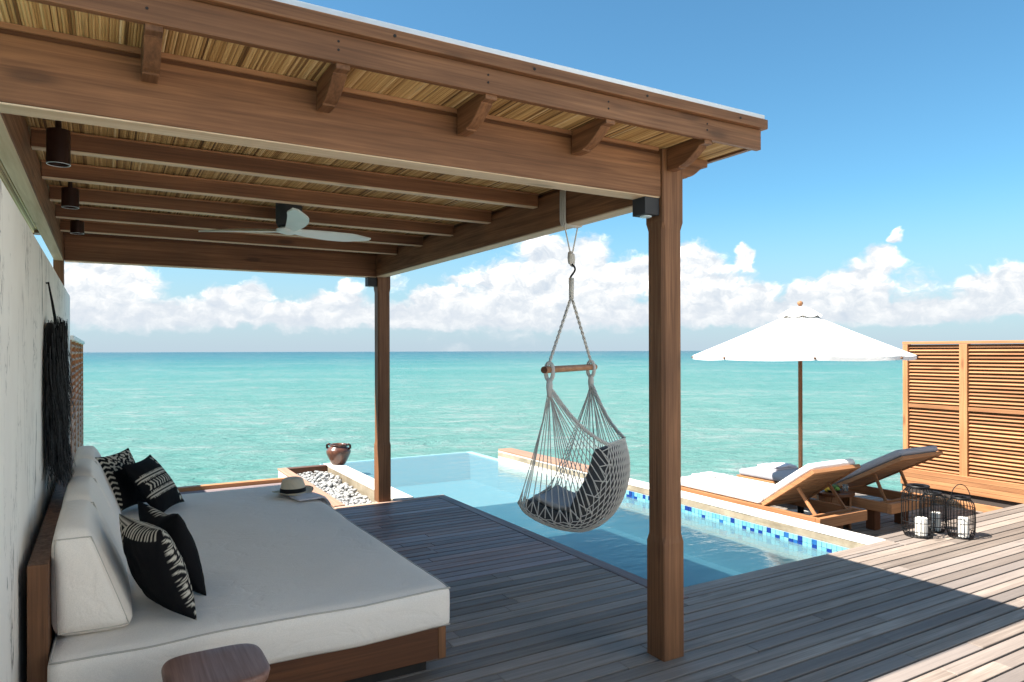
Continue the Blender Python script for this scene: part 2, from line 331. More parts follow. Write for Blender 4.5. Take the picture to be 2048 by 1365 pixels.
# ------------------------------------------------------------------ mesh helper
class MB:
    def __init__(s): s.v = []; s.f = []; s.tone = []; s.sm = False
    def add(s, vs, fs, tone=0.0):
        k = len(s.v); s.v += [tuple(q) for q in vs]; s.f += [tuple(i + k for i in f) for f in fs]; s.tone += [tone] * len(vs); return s
    def box(s, x0, x1, y0, y1, z0, z1, tone=0.0):
        return s.add([(x0,y0,z0),(x1,y0,z0),(x1,y1,z0),(x0,y1,z0),(x0,y0,z1),(x1,y0,z1),(x1,y1,z1),(x0,y1,z1)],
                     [(0,3,2,1),(4,5,6,7),(0,1,5,4),(1,2,6,5),(2,3,7,6),(3,0,4,7)], tone)
    def obox(s, c, ax, ay, az_, h):
        c = Vector(c); ax = Vector(ax).normalized(); ay = Vector(ay).normalized(); az_ = Vector(az_).normalized()
        vs = [c + ax*(sx*h[0]) + ay*(sy*h[1]) + az_*(sz*h[2]) for sz in (-1, 1) for sx, sy in ((-1,-1),(1,-1),(1,1),(-1,1))]
        return s.add(vs, [(0,3,2,1),(4,5,6,7),(0,1,5,4),(1,2,6,5),(2,3,7,6),(3,0,4,7)])
    def bar(s, a, b_, w, h, up=(0, 0, 1)):
        a = Vector(a); b_ = Vector(b_); d = (b_ - a); l = d.length; d.normalize(); u = Vector(up)
        sd = d.cross(u).normalized(); u = sd.cross(d).normalized()
        return s.obox((a + b_) / 2, d, sd, u, (l / 2, w / 2, h / 2))
    def tube(s, pts, r, n=6, closed=False, cap=True, tone=0.0):
        pts = [Vector(q) for q in pts]; N = len(pts); vs = []; fs = []
        rr = r if isinstance(r, (list, tuple)) else [r] * N
        prev = None
        for i in range(N):
            d = (pts[(i + 1) % N] - pts[i - 1]) if closed else (pts[min(i + 1, N - 1)] - pts[max(i - 1, 0)])
            if d.length < 1e-9: d = Vector((0, 0, 1))
            d.normalize()
            if prev is None:
                a = Vector((0, 0, 1)) if abs(d.z) < .9 else Vector((1, 0, 0)); x = d.cross(a).normalized()
            else:
                x = (prev - d * prev.dot(d))
                x = x.normalized() if x.length > 1e-6 else d.orthogonal().normalized()
            prev = x; y = d.cross(x)
            for k in range(n):
                an = 2 * math.pi * k / n
                vs.append(pts[i] + (x * math.cos(an) + y * math.sin(an)) * rr[i])
        M = N if closed else N - 1
        for i in range(M):
            j = (i + 1) % N
            for k in range(n):
                k2 = (k + 1) % n; fs.append((i*n + k, i*n + k2, j*n + k2, j*n + k))
        if cap and not closed:
            fs.append(tuple(range(n - 1, -1, -1))); fs.append(tuple((N - 1)*n + k for k in range(n)))
        return s.add(vs, fs, tone)
    def ring(s, c, r, rad, n=24, m_=6, sq=1.0):
        return s.tube([(c[0] + r*math.cos(2*math.pi*i/n), c[1] + r*sq*math.sin(2*math.pi*i/n), c[2]) for i in range(n)], rad, m_, closed=True)
    def lathe(s, prof, c=(0, 0, 0), n=24, ax=1.0, ay=1.0):
        vs = []; fs = []; N = len(prof)
        for r, z in prof:
            for k in range(n):
                an = 2*math.pi*k/n; vs.append((c[0] + r*ax*math.cos(an), c[1] + r*ay*math.sin(an), c[2] + z))
        for i in range(N - 1):
            for k in range(n):
                k2 = (k + 1) % n; fs.append((i*n + k, i*n + k2, (i + 1)*n + k2, (i + 1)*n + k))
        if prof[0][0] > 1e-6: fs.append(tuple(range(n - 1, -1, -1)))
        if prof[-1][0] > 1e-6: fs.append(tuple((N - 1)*n + k for k in range(n)))
        return s.add(vs, fs)
    def prism(s, poly, fn):          # poly: 2D outline, fn(u, v, t) -> 3D for t = 0 / 1
        n = len(poly); vs = [fn(u, v, 0) for u, v in poly] + [fn(u, v, 1) for u, v in poly]
        fs = [tuple(range(n - 1, -1, -1)), tuple(range(n, 2*n))] + [(i, (i + 1) % n, n + (i + 1) % n, n + i) for i in range(n)]
        return s.add(vs, fs)
    def build(s, name, m_, parent=None, bevel=0.0, smooth=False, seg=2, recalc=True, loc=None):
        me = bpy.data.meshes.new(name)
        org = Vector(loc) if loc is not None else Vector((0, 0, 0))
        me.from_pydata([tuple(Vector(q) - org) for q in s.v] if loc is not None else s.v, [], s.f)
        if any(s.tone):
            a = me.attributes.new('tone', 'FLOAT', 'POINT'); a.data.foreach_set('value', s.tone)
        if recalc or bevel:
            bm = bmesh.new(); bm.from_mesh(me)
            if recalc: bmesh.ops.recalc_face_normals(bm, faces=bm.faces)
            if bevel:
                es = [e for e in bm.edges if len(e.link_faces) == 2 and e.calc_face_angle(0) > R(35)]
                bmesh.ops.bevel(bm, geom=es, offset=bevel, segments=seg, affect='EDGES', profile=.6, clamp_overlap=True)
            bm.to_mesh(me); bm.free()
        if smooth:
            me.polygons.foreach_set('use_smooth', [True] * len(me.polygons))
            if smooth != 'all':
                try: me.set_sharp_from_angle(angle=R(40))
                except Exception: pass
        me.materials.append(MATS[m_] if isinstance(m_, str) else m_)
        o = bpy.data.objects.new(name, me); col.objects.link(o)
        if loc is not None: o.location = loc
        if parent: o.parent = parent
        return o
def inst(name, src, parent=None, loc=(0, 0, 0), rot=None, scale=None, m_=None):
    o = src.copy(); o.name = name; col.objects.link(o); o.parent = parent; o.location = loc
    if rot: o.rotation_euler = rot
    if scale: o.scale = scale
    return o
def tag(o, label, cat, group=None):
    o['label'] = label; o['category'] = cat
    if group: o['group'] = group
    return o
def struct(o):
    o['kind'] = 'structure'; return o
def stuff(o):
    o['kind'] = 'stuff'; return o
def thing(name, label, cat, loc=(0, 0, 0), rz=0.0, group=None):
    o = bpy.data.objects.new(name, None); col.objects.link(o); o.location = loc; o.rotation_euler = (0, 0, rz); o.empty_display_size = .1
    return tag(o, label, cat, group)
def copy_tree(o, parent=None):
    c = o.copy(); col.objects.link(c); c.parent = parent
    for ch in list(o.children): copy_tree(ch, c)
    return c
def rounded(dx, dy, dz, r, nx=14, ny=14, nz=6, bulge=0.0, fn=None):
    """soft box centred on its base: grid cube pushed onto a rounded box, its top swollen by bulge"""
    mb = MB(); idx = {}
    def key(i, j, k): return (i, j, k)
    def pt(i, j, k):
        q = idx.get((i, j, k))
        if q is not None: return q
        x = (i / nx - .5) * dx; y = (j / ny - .5) * dy; z = (k / nz - .5) * dz
        ix = max(-dx/2 + r, min(dx/2 - r, x)); iy = max(-dy/2 + r, min(dy/2 - r, y)); iz = max(-dz/2 + r, min(dz/2 - r, z))
        d = Vector((x - ix, y - iy, z - iz))
        p_ = Vector((ix, iy, iz)) + (d.normalized() * r if d.length > 1e-9 else d)
        if bulge:
            fx = 1 - (2*x/dx)**2; fy = 1 - (2*y/dy)**2; fz = 1 - (2*z/dz)**2
            p_.z += bulge * max(0, fx)**.6 * max(0, fy)**.6 * (1 if z > 0 else -.25) * abs(2*z/dz)
            if abs(2*x/dx) > .99: p_.x += math.copysign(bulge*.5*max(0, fz)*max(0, fy)**.5, x)
            if abs(2*y/dy) > .99: p_.y += math.copysign(bulge*.5*max(0, fz)*max(0, fx)**.5, y)
        p_.z += dz / 2
        if fn: p_ = Vector(fn(p_))
        idx[(i, j, k)] = len(mb.v); mb.v.append(tuple(p_)); mb.tone.append(0.0); return idx[(i, j, k)]
    # warp grid so that vertices gather at the edges
    def quad(a, b_, c, d): mb.f.append((a, b_, c, d))
    for i in range(nx):
        for j in range(ny):
            quad(pt(i, j, 0), pt(i, j+1, 0), pt(i+1, j+1, 0), pt(i+1, j, 0)); quad(pt(i, j, nz), pt(i+1, j, nz), pt(i+1, j+1, nz), pt(i, j+1, nz))
    for i in range(nx):
        for k in range(nz):
            quad(pt(i, 0, k), pt(i+1, 0, k), pt(i+1, 0, k+1), pt(i, 0, k+1)); quad(pt(i, ny, k), pt(i, ny, k+1), pt(i+1, ny, k+1), pt(i+1, ny, k))
    for j in range(ny):
        for k in range(nz):
            quad(pt(0, j, k), pt(0, j, k+1), pt(0, j+1, k+1), pt(0, j+1, k)); quad(pt(nx, j, k), pt(nx, j+1, k), pt(nx, j+1, k+1), pt(nx, j, k+1))
    return mb

# ================================================================== SETTING
SEA_Z = -1.7
mb = MB()
rs = [0.0, 3, 8, 20, 60, 200, 700, 2500, 9000, 40000]
NS = 48
mb.v.append((0, 0, SEA_Z)); mb.tone.append(0)
for r_ in rs[1:]:
    for k in range(NS):
        mb.v.append((r_*math.cos(2*math.pi*k/NS), r_*math.sin(2*math.pi*k/NS), SEA_Z)); mb.tone.append(0)
for k in range(NS): mb.f.append((0, 1 + k, 1 + (k + 1) % NS))
for i in range(len(rs) - 2):
    for k in range(NS):
        a = 1 + i*NS; mb.f.append((a + k, a + NS + k, a + NS + (k + 1) % NS, a + (k + 1) % NS))
struct(mb.build('sea', 'sea_water', recalc=True))

# ------------------------------------------------------------------ upper deck
deck = struct(thing('deck', 'weathered grey timber deck laid under the pergola and along the pool', 'deck')); del deck['category']
def joist_box(x0, x1, y0, y1, z0, z1, parent, name='subframe'):
    MB().box(x0, x1, y0, y1, z0, z1).build(name, 'dark_gap', parent)
PITCH, BW, BT = 0.098, 0.0845, 0.030
def board_row(x0, x1, y, m_, parent, zt=0.0, wdt=BW, first=None):
    x = x0
    while x < x1 - .01:
        l = first if (first and x == x0) else rnd.uniform(2.1, 3.9)
        xe = min(x1, x + l)
        if x1 - xe < .6: xe = x1
        h = rnd.uniform(-.0012, .0012)
        MB().box(x + .0012 - (x + xe)/2, xe - .0012 - (x + xe)/2, -wdt/2, wdt/2, -BT, 0).build('deck_board', m_, parent, bevel=.0025, seg=1, loc=None).location = ((x + xe)/2, y + wdt/2, zt + h)
        x = xe
y = 3.247 - 0.098 * 30
k = 0
while y < 3.25:
    board_row(-0.28, 8.85, y - PITCH, 'deck_grey', deck, first=rnd.uniform(1.0, 3.4)); y += PITCH
# rows that run on under the pergola, left of the pool
y = 3.247
while y < 7.06:
    red = y > 4.25 + rnd.uniform(-.3, .3)
    board_row(-0.28, 3.172, y, 'deck_red' if red else 'deck_grey', deck, first=rnd.uniform(1.0, 3.0)); y += PITCH
YT = y
# boards round the pool edge
board_row(3.172 + .006, 8.85, 3.247, 'deck_grey', deck, wdt=.0895)
board_row(3.285, 5.70, 3.350, 'deck_grey', deck, wdt=.037)
board_row(3.285, 5.70, 3.395, 'deck_grey', deck, wdt=.112)
board_row(5.706, 8.85, 3.345, 'deck_grey', deck); board_row(5.706, 8.85, 3.443, 'deck_grey', deck); board_row(5.706, 8.85, 3.541, 'deck_grey', deck, wdt=.07)
for ya, yb in ((3.352, 5.3), (5.303, YT)):
    MB().box(-.052, .052, -(yb - ya)/2, (yb - ya)/2, -.03, 0).build('deck_board', 'deck_red_Y', deck, bevel=.004, seg=1).location = (3.232, (ya + yb)/2, .001)
# sunlit boards at the sea end
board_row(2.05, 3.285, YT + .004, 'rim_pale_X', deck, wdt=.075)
yy = YT
while yy < 8.75:
    board_row(-0.28, 2.03, yy, 'deck_red', deck); yy += PITCH
MB().box(-.28, 2.03, yy, yy + .09, -.03, .045).build('edge_board', 'honey_X', deck, bevel=.005)
joist_box(-.29, 8.86, .1, 3.49, -.30, -.034, deck)
joist_box(-.29, 3.27, 3.49, 7.1, -.30, -.034, deck)
joist_box(-.29, 2.03, 7.1, 8.84, -.30, -.034, deck)

# ------------------------------------------------------------------ unseen house wing and paving, added to bounce sunlight into the shade
struct(MB().box(-.5, 4.75, -9.0, .28, -.4, -.012).build('bounce_terrace', 'pale_stone', bevel=.01))  # pale unseen slab added to throw sunlight up under the roof
bounce_vil = thing('bounce_villa', 'unseen white house wing added behind the camera to bounce sunlight into the shade', 'bounce_villa', (4.75, -.2, 0))
MB().box(0, 6.0, -8.6, 0, -.4, 5.6).build('wall', 'white_render', bounce_vil, bevel=.01)
MB().box(-.12, 6.2, -8.8, .12, 5.603, 5.8).build('roof', 'pale_stone', bounce_vil, bevel=.02)
for yv in (-1.9, -4.3, -6.7):
    dr = MB().box(-.03, -.002, yv - .75, yv + .75, -.01, 2.3).build('window', 'honey_Z', bounce_vil, bevel=.005)
    up = MB().box(-.03, -.002, yv - .6, yv + .6, 3.3, 4.9).build('window', 'honey_Z', bounce_vil, bevel=.005)
    for sg in (-1, 1): MB().box(-.036, -.0305, yv + sg*.29 - .24, yv + sg*.29 + .24, 3.4, 4.8).build('pane', 'frost', up)
    for sg in (-1, 1): MB().box(-.036, -.0305, yv + sg*.37 - .30, yv + sg*.37 + .30, .12, 2.18).build('pane', 'frost', dr)

# ------------------------------------------------------------------ lower deck with the loungers
LZ = -0.30
ldeck = struct(thing('lower_deck', 'weathered timber lower deck beside the pool holding two loungers', 'deck')); del ldeck['category']
y = 3.615
while y < 6.95:
    board_row(5.735, 8.93, y, 'deck_lower', ldeck, zt=LZ, first=rnd.uniform(1.2, 2.8)); y += PITCH
joist_box(5.735, 8.93, 3.62, 6.95, LZ - .3, LZ - .034, ldeck)
MB().box(5.735, 9.02, 6.958, 7.03, LZ - .2, LZ + .03).build('edge_board', 'redwood_X', ldeck, bevel=.006)
MB().box(5.706, 8.86, 3.612, 3.63, LZ, -.032).build('riser_board', 'deck_lower', ldeck)

# ------------------------------------------------------------------ pool
WZ = -0.165
pool = struct(thing('pool', 'pale blue infinity pool set into the timber deck', 'pool')); del pool['category']
FZ = -.62
MB().box(2.94, 5.5, 3.5, 10.9, FZ - .1, FZ).build('pool_floor', 'pool_plaster', pool)
MB().box(3.19, 3.288, 3.5, 7.19, FZ, -.035).build('pool_side', 'pool_plaster', pool)
MB().box(2.945, 3.286, 7.12, 7.188, FZ, -.035).build('pool_side', 'pool_plaster', pool)
MB().box(3.29, 5.5, 3.42, 3.504, FZ, -.035).build('pool_side', 'pool_plaster', pool)
MB().box(5.5, 5.68, 3.5, 9.84, FZ, -.092).build('pool_side', 'pool_plaster', pool)
MB().box(5.5, 5.62, 9.852, 11.05, FZ, WZ - .003).build('weir_wall', 'pool_plaster', pool, bevel=.004)
MB().box(5.4855, 5.4995, 7.32, 9.84, -.30, -.0875).build('coping_face', 'pale_stone', pool)
MB().box(2.94, 5.5, 10.9, 11.06, FZ, WZ - .004).build('weir_wall', 'pool_plaster', pool, bevel=.004)
MB().box(2.80, 2.94, 7.19, 10.9, FZ, -.2).build('pool_side', 'pool_plaster', pool)
MB().box(2.73, 2.943, 10.03, 10.9, FZ, WZ - .01).build('pool_side', 'pool_plaster', pool)
cop = MB()
n = 14
for i in range(n + 1):
    yv = 3.512 + (9.85 - 3.512) * i / n
    j = [rnd.uniform(-.004, .004) for _ in range(4)]
    cop.v += [(5.488 + j[0], yv, -.086), (5.491 + j[1], yv, -.021), (5.715 + j[3], yv, -.021), (5.722, yv, -.34)]; cop.tone += [0]*4
for i in range(n):
    a = 4*i
    for q in range(3): cop.f.append((a + q, a + q + 1, a + 5 + q, a + 4 + q))
    cop.f.append((a + 3, a, a + 4, a + 7))
cop.f += [(0, 1, 2, 3), (4*n + 3, 4*n + 2, 4*n + 1, 4*n)]
cop.build('coping', 'coping_stone', pool, bevel=.008)
ccap = MB()
for i in range(n + 1):
    yv = 3.512 + (9.85 - 3.512) * i / n
    j = [rnd.uniform(-.003, .003) for _ in range(4)]
    ccap.v += [(5.488 + j[0], yv, -.020), (5.491 + j[1], yv, -.003 + j[2]*.4), (5.718 + j[3], yv, -.001), (5.722, yv, -.020)]; ccap.tone += [0]*4
for i in range(n):
    a = 4*i
    for q in range(3): ccap.f.append((a + q, a + q + 1, a + 5 + q, a + 4 + q))
    ccap.f.append((a + 3, a, a + 4, a + 7))
ccap.f += [(0, 1, 2, 3), (4*n + 3, 4*n + 2, 4*n + 1, 4*n)]
ccap.build('coping_cap', 'pale_stone', pool, bevel=.006)
# wooden capping on the far, seaward length of the coping
MB().prism([(5.494, 7.3), (5.78, 7.5), (5.73, 9.85), (5.494, 9.85)], lambda u, v, t_: (u, v, .0 + .03*t_)).build('wood_capping', 'rim_pale', pool, bevel=.005)
# left pool wall next to the pebbles
MB().box(2.725, 2.945, 7.19, 10.02, -.6, -.018).build('side_wall', 'coping_stone', pool, bevel=.004)
MB().box(2.722, 2.948, 7.19, 10.025, -.0175, 0.0).build('side_wall_cap', 'pale_stone', pool, bevel=.006)
# waterline tiles, two rows
TP = 0.0495
tm = {}
for nm in ('tile_aqua', 'tile_sky', 'tile_mid', 'tile_deep'):
    tm[nm] = MB().box(-.006, .004, -.0232, .0232, -.0232, .0232).build('tile', nm, pool, bevel=.002, seg=1)
used = set()
MB().box(5.484, 5.4935, 3.512, 7.315, -.30, -.0875).build('tile_backing', 'grout', pool)
rest = {nm: MB() for nm in tm}
count = 0
deep_run = 0
for r_ in range(4):
    for i in range(76):
        yv = 3.54 + i * TP; zv = -.1125 - r_ * TP
        q = rnd.random()
        nm = 'tile_aqua' if q < .48 else 'tile_sky' if q < .80 else 'tile_mid' if q < .87 else 'tile_deep'
        x = 5.482 + rnd.uniform(-.0012, .0012)
        if count < 290 and (r_ < 2 and i < 120 or r_ == 2 and i < 50):
            count += 1
            if nm not in used:
                used.add(nm); tm[nm].location = (x, yv, zv)
            else: inst('tile', tm[nm], pool, (x, yv, zv))
        else:
            rest[nm].box(x - .006, x + .004, yv - .0232, yv + .0232, zv - .0232, zv + .0232)
for nm, mbx in rest.items():
    if mbx.v: stuff(mbx.build('tile_band', nm, pool))
# water surface
wtr = MB()
wtr.add([(3.288, 3.504, WZ), (5.4775, 3.504, WZ), (5.4775, 7.188, WZ), (3.288, 7.188, WZ)], [(0, 1, 2, 3)])
wtr.add([(2.945, 7.188, WZ), (3.288, 7.188, WZ), (5.4775, 7.188, WZ), (5.4775, 11.0, WZ), (2.945, 11.0, WZ)], [(0, 1, 2, 3, 4)])
struct(wtr.build('pool_water', 'pool_water', recalc=False))

# ------------------------------------------------------------------ pebble planter
pl = thing('planter', 'timber rimmed planter of grey pebbles between the daybed and the pool', 'planter')
MB().box(2.065, 2.185, 7.20, 9.93, -.02, .0).build('rim_board', 'rim_pale', pl, bevel=.004)
MB().box(2.185, 2.722, 9.81, 9.93, -.02, .0).build('rim_board', 'redwood_X', pl, bevel=.004)
MB().box(2.075, 2.18, 7.205, 9.92, -.8, -.02).build('side_panel', 'white_render', pl)
MB().box(2.18, 2.722, 9.82, 9.92, -.8, -.02).build('side_panel', 'redwood_X', pl)
MB().box(2.18, 2.72, 7.205, 9.82, -.5, -.17).build('pebble_bed', 'dark_gap', pl)
protos = []
for q in range(6):
    bm = bmesh.new(); bmesh.ops.create_icosphere(bm, subdivisions=2, radius=1)
    sx, sy, sz = rnd.uniform(.8, 1.25), rnd.uniform(.7, 1.0), rnd.uniform(.5, .7)
    for v in bm.verts:
        nn = mnoise.noise(v.co * 1.2 + Vector((q*9, 0, 0))) * .22
        v.co = Vector((v.co.x*sx, v.co.y*sy, v.co.z*sz)) * (1 + nn)
    me = bpy.data.meshes.new('pebble'); bm.to_mesh(me); bm.free(); me.polygons.foreach_set('use_smooth', [True]*len(me.polygons)); me.materials.append(MATS['pebble_stone']); protos.append(me)
pts = []
for layer in range(2):
    yv = 7.22
    while yv < 9.8:
        xv = 2.20
        while xv < 2.71:
            pts.append((xv + rnd.uniform(-.018, .018), yv + rnd.uniform(-.018, .018), -.135 + layer*.035 + .035*math.sin(yv*2.1 + xv*5) + rnd.uniform(-.012, .012), layer)); xv += .052
        yv += .05
pts = [q for q in pts if q[3] == 0 or rnd.random() < .6]
top = sorted([q for q in pts if q[3] == 1], key=lambda q: q[1])
singles = top[:290]; sset = set(singles)
for q in singles:
    o = bpy.data.objects.new('pebble', rnd.choice(protos)); col.objects.link(o); o.parent = pl; o.location = q[:3]
    s_ = rnd.uniform(.021, .034); o.scale = (s_, s_, s_); o.rotation_euler = (rnd.uniform(-.4, .4), rnd.uniform(-.4, .4), rnd.uniform(0, 6))
mb = MB()
for q in pts:
    if q in sset: continue
    me = rnd.choice(protos); s_ = rnd.uniform(.022, .036); rm = Matrix.Rotation(rnd.uniform(0, 6), 3, 'Z') @ Matrix.Rotation(rnd.uniform(-.4, .4), 3, 'X')
    mb.add([rm @ (v.co * s_) + Vector(q[:3]) for v in me.vertices], [tuple(f.vertices) for f in me.polygons], rnd.random())
stuff(mb.build('pebble_layer', 'pebble_stone', pl, smooth='all', recalc=False))

# ------------------------------------------------------------------ left wall and lattice screen
wl = MB().box(-.50, -.287, -.6, 8.40, -.6, 2.175).build('plaster_wall', 'scratched_plaster', bevel=.012)
tag(wl, 'white plaster wall with dark vertical scratches behind the daybed', 'wall')
lat = thing('lattice_screen', 'brown timber lattice screen standing past the end of the white wall', 'screen', (-.28, 8.5, 0))
nx_, nz_ = 4, 21
Ls, z0, z1 = 4.9, 0.0, 1.73
for k in range(nx_ + 1):
    MB().box(-.06, .0, -.025, .025, z0 - .1, z1).build('upright', 'honey_Z', lat).location = (0, .05 + Ls*k/nx_, 0)
slm = None
for k in range(nz_ + 1):
    if slm is None: slm = MB().box(-.08, -.02, 0, Ls + .1, -.012, .012).build('lattice_slat', 'honey_Y', lat); o = slm
    else: o = inst('lattice_slat', slm, lat)
    o.location = (0.008, 0, z0 + .04 + (z1 - .08)*k/nz_); o.rotation_euler = (0, R(-35), 0)
MB().box(-.09, .02, -.02, Ls + .12, z1, z1 + .045).build('top_rail', 'white_render', lat)
for yv in (.1, Ls): MB().box(-.09, -.02, yv - .05, yv + .05, SEA_Z - .3, z0).build('pile', 'pale_stone', lat)

# ------------------------------------------------------------------ pergola
pg = thing('pergola', 'large teak pergola with bamboo lined roof over the daybed deck', 'pergola')
PX0, PX1, PY0, PY1 = 2.486, 2.628, 2.713, 7.12
def post(x0, x1, y0, y1, zb, zt, parent):
    c = .006; ch = .013
    mbp = MB(); lv = []
    def sect(z, e):     # 8-point section; e = chamfer
        return [(x0 + e, y0, z), (x1 - e, y0, z), (x1, y0 + e, z), (x1, y1 - e, z), (x1 - e, y1, z), (x0 + e, y1, z), (x0, y1 - e, z), (x0, y0 + e, z)]
    def sect2(z, e, ins):
        i = ins
        return [(x0 + e + i, y0 + i, z), (x1 - e - i, y0 + i, z), (x1 - i, y0 + e + i, z), (x1 - i, y1 - e - i, z), (x1 - e - i, y1 - i, z), (x0 + e + i, y1 - i, z), (x0 + i, y1 - e - i, z), (x0 + i, y0 + e + i, z)]
    lv = [sect(zb, c), sect(.60, c), sect2(.640, .015, .004), sect2(2.230, .015, .004), sect(2.27, c), sect(zt, c)]
    for s_ in lv: mbp.v += s_; mbp.tone += [0]*8
    for i in range(len(lv) - 1):
        for k in range(8): mbp.f.append((8*i + k, 8*i + (k+1) % 8, 8*i + 8 + (k+1) % 8, 8*i + 8 + k))
    mbp.f.append(tuple(range(7, -1, -1))); mbp.f.append(tuple(8*(len(lv) - 1) + k for k in range(8)))
    return mbp.build('post', 'teak_Z', parent)
BZ0, BZ1, SOF = 2.395, 2.612, 2.645
post(PX0, PX1, PY0, PY0 + .135, 0.001, SOF - .004, pg)
post(PX0 + .03, PX1 + .03, PY1, PY1 + .135, 0.001, SOF - .004, pg)
MB().box(-.365, -.289, PY1, PY1 + .13, 2.177, BZ1).build('post', 'teak_Z', pg, bevel=.004)
MB().box(-.366, PX0 - .003, PY0 + .012, PY0 + .126, BZ0, BZ1).build('front_beam', 'teak_X', pg, bevel=.005)
MB().box(-.286, PX0 + .027, PY1 + .012, PY1 + .122, BZ0, BZ1).build('rear_beam', 'dark_teak_X', pg, bevel=.005)
MB().box(PX0 + .006, PX1 - .02, PY0 + .137, PY1 - .002, BZ0, BZ1).build('side_beam', 'teak_Y', pg, bevel=.005)
MB().box(-.362, -.289, PY0 + .128, PY1 - .002, BZ0 - .002, BZ1).build('side_beam', 'teak_Y', pg, bevel=.005)
# closing pieces between beam and soffit
MB().box(-.5, 2.60, PY0 + .03, PY0 + .10, BZ1 + .001, SOF - .006).build('spacer', 'redwood_X', pg)
MB().box(-.5, 2.60, PY1 + .03, PY1 + .10, BZ1 + .001, SOF - .006).build('spacer', 'redwood_X', pg)
MB().box(PX0 + .03, PX1 - .05, PY0 + .14, PY1 - .01, BZ1 + .001, SOF - .006).build('spacer', 'redwood_Y', pg)
MB().box(-.355, -.30, PY0 + .14, PY1 - .01, BZ1 + .001, SOF - .006).build('spacer', 'redwood_Y', pg)
MB().box(-.364, PX0 - .006, PY0 + .016, PY0 + .122, BZ0 - .0065, BZ0 - .0005).build('beam_bounce_strip', 'pale_teak_X', pg, bevel=.002)  # pale strips paint bright bounce light onto the beam undersides
MB().box(-.284, PX0 + .02, PY1 + .016, PY1 + .118, BZ0 - .0065, BZ0 - .0005).build('beam_bounce_strip', 'pale_teak_X', pg, bevel=.002)
MB().box(PX0 + .010, PX1 - .024, PY0 + .14, PY1 - .004, BZ0 - .0065, BZ0 - .0005).build('beam_bounce_strip', 'pale_teak_Y', pg, bevel=.002)
MB().box(-.359, -.292, PY0 + .13, PY1 - .004, BZ0 - .0085, BZ0 - .0025).build('beam_bounce_strip', 'pale_teak_Y', pg, bevel=.002)
# rafters
raf = None
for yv in (3.30, 3.94, 4.585, 5.23, 5.875, 6.50):
    if raf is None: raf = MB().box(-.286, PX0 + .003, -.03, .03, 2.556, SOF - .008).build('rafter', 'dark_teak_X', pg, bevel=.004); o = raf
    else: o = inst('rafter', raf, pg)
    o.location = (0, yv, 0)
    MB().box(-.284, PX0, yv - .027, yv + .027, 2.551, 2.5555).build('rafter_bounce_strip', 'pale_teak_X', pg)  # painted bounce light along the rafter underside
    for sgn in (-1, 1):
        MB().box(-.286, PX0, yv + sgn*.038 - .008, yv + sgn*.038 + .008, SOF - .014, SOF - .007).build('batten', 'honey_X', pg)
# bamboo soffit: reed sticks along y, real round sticks
RX0, RX1, RY0, RY1 = -.86, 2.86, 2.455, 7.40  # unseen left overhang lengthened to block sun coming over the wall
mb = MB(); x = RX0 + .006
while x < RX1 - .004:
    r_ = rnd.uniform(.0040, .0058); tone = min(1, max(0.02, rnd.gauss(.56, .20)))
    if rnd.random() < .06: tone = .05
    ys = [RY0, RY0 + rnd.uniform(1.0, 3.5), RY1]
    for seg_ in range(2):
        tn = min(1, max(.02, tone + rnd.uniform(-.15, .15)))
        xa = x + rnd.uniform(-.0012, .0012); zz = SOF + .004 + rnd.uniform(-.0015, .0015)
        vs = []; 
        for yv in (ys[seg_], ys[seg_+1] - .002):
            for a in range(5):
                an = math.pi + math.pi * a / 4
                vs.append((xa + r_*math.cos(an), yv, zz + r_*math.sin(an)))
        mb.add(vs, [(a, a + 1, a + 6, a + 5) for a in range(4)], tn)
    x += r_ * 1.86
sof = stuff(mb.build('bamboo_soffit', 'bamboo', pg, smooth='all', recalc=False))
MB().box(RX0 - .02, RX1 + .02, RY0, RY1, SOF + .006, SOF + .03).build('roof_board', 'redwood_Y', pg)
# soffit edge strips along the front beam
MB().box(-.5, 2.46, PY0 + .000, PY0 + .011, SOF - .020, SOF - .002).build('batten', 'honey_X', pg)
# fascia, drip board and metal sheet
FXR, FY = 2.900, 2.440
MB().box(-.88, FXR, FY, FY + .03, SOF - .022, SOF + .078).build('fascia', 'teak_X', pg, bevel=.003)
MB().box(-.88, FXR + .022, FY - .026, FY + .032, SOF + .080, SOF + .128).build('drip_board', 'teak_X', pg, bevel=.004)
MB().box(FXR - .03, FXR, FY + .032, RY1 + .02, SOF - .010, SOF + .078).build('fascia', 'teak_Y', pg, bevel=.003)
MB().box(FXR - .035, FXR + .022, FY + .034, RY1 + .03, SOF + .080, SOF + .128).build('drip_board', 'teak_Y', pg, bevel=.004)
MB().box(-.88, FXR - .032, RY1 - .01, RY1 + .02, SOF - .012, SOF + .078).build('fascia', 'teak_X', pg, bevel=.003)
MB().box(-.90, FXR + .010, FY - .016, RY1 + .04, SOF + .130, SOF + .152).build('roof_sheet', 'roof_metal', pg, bevel=.003)
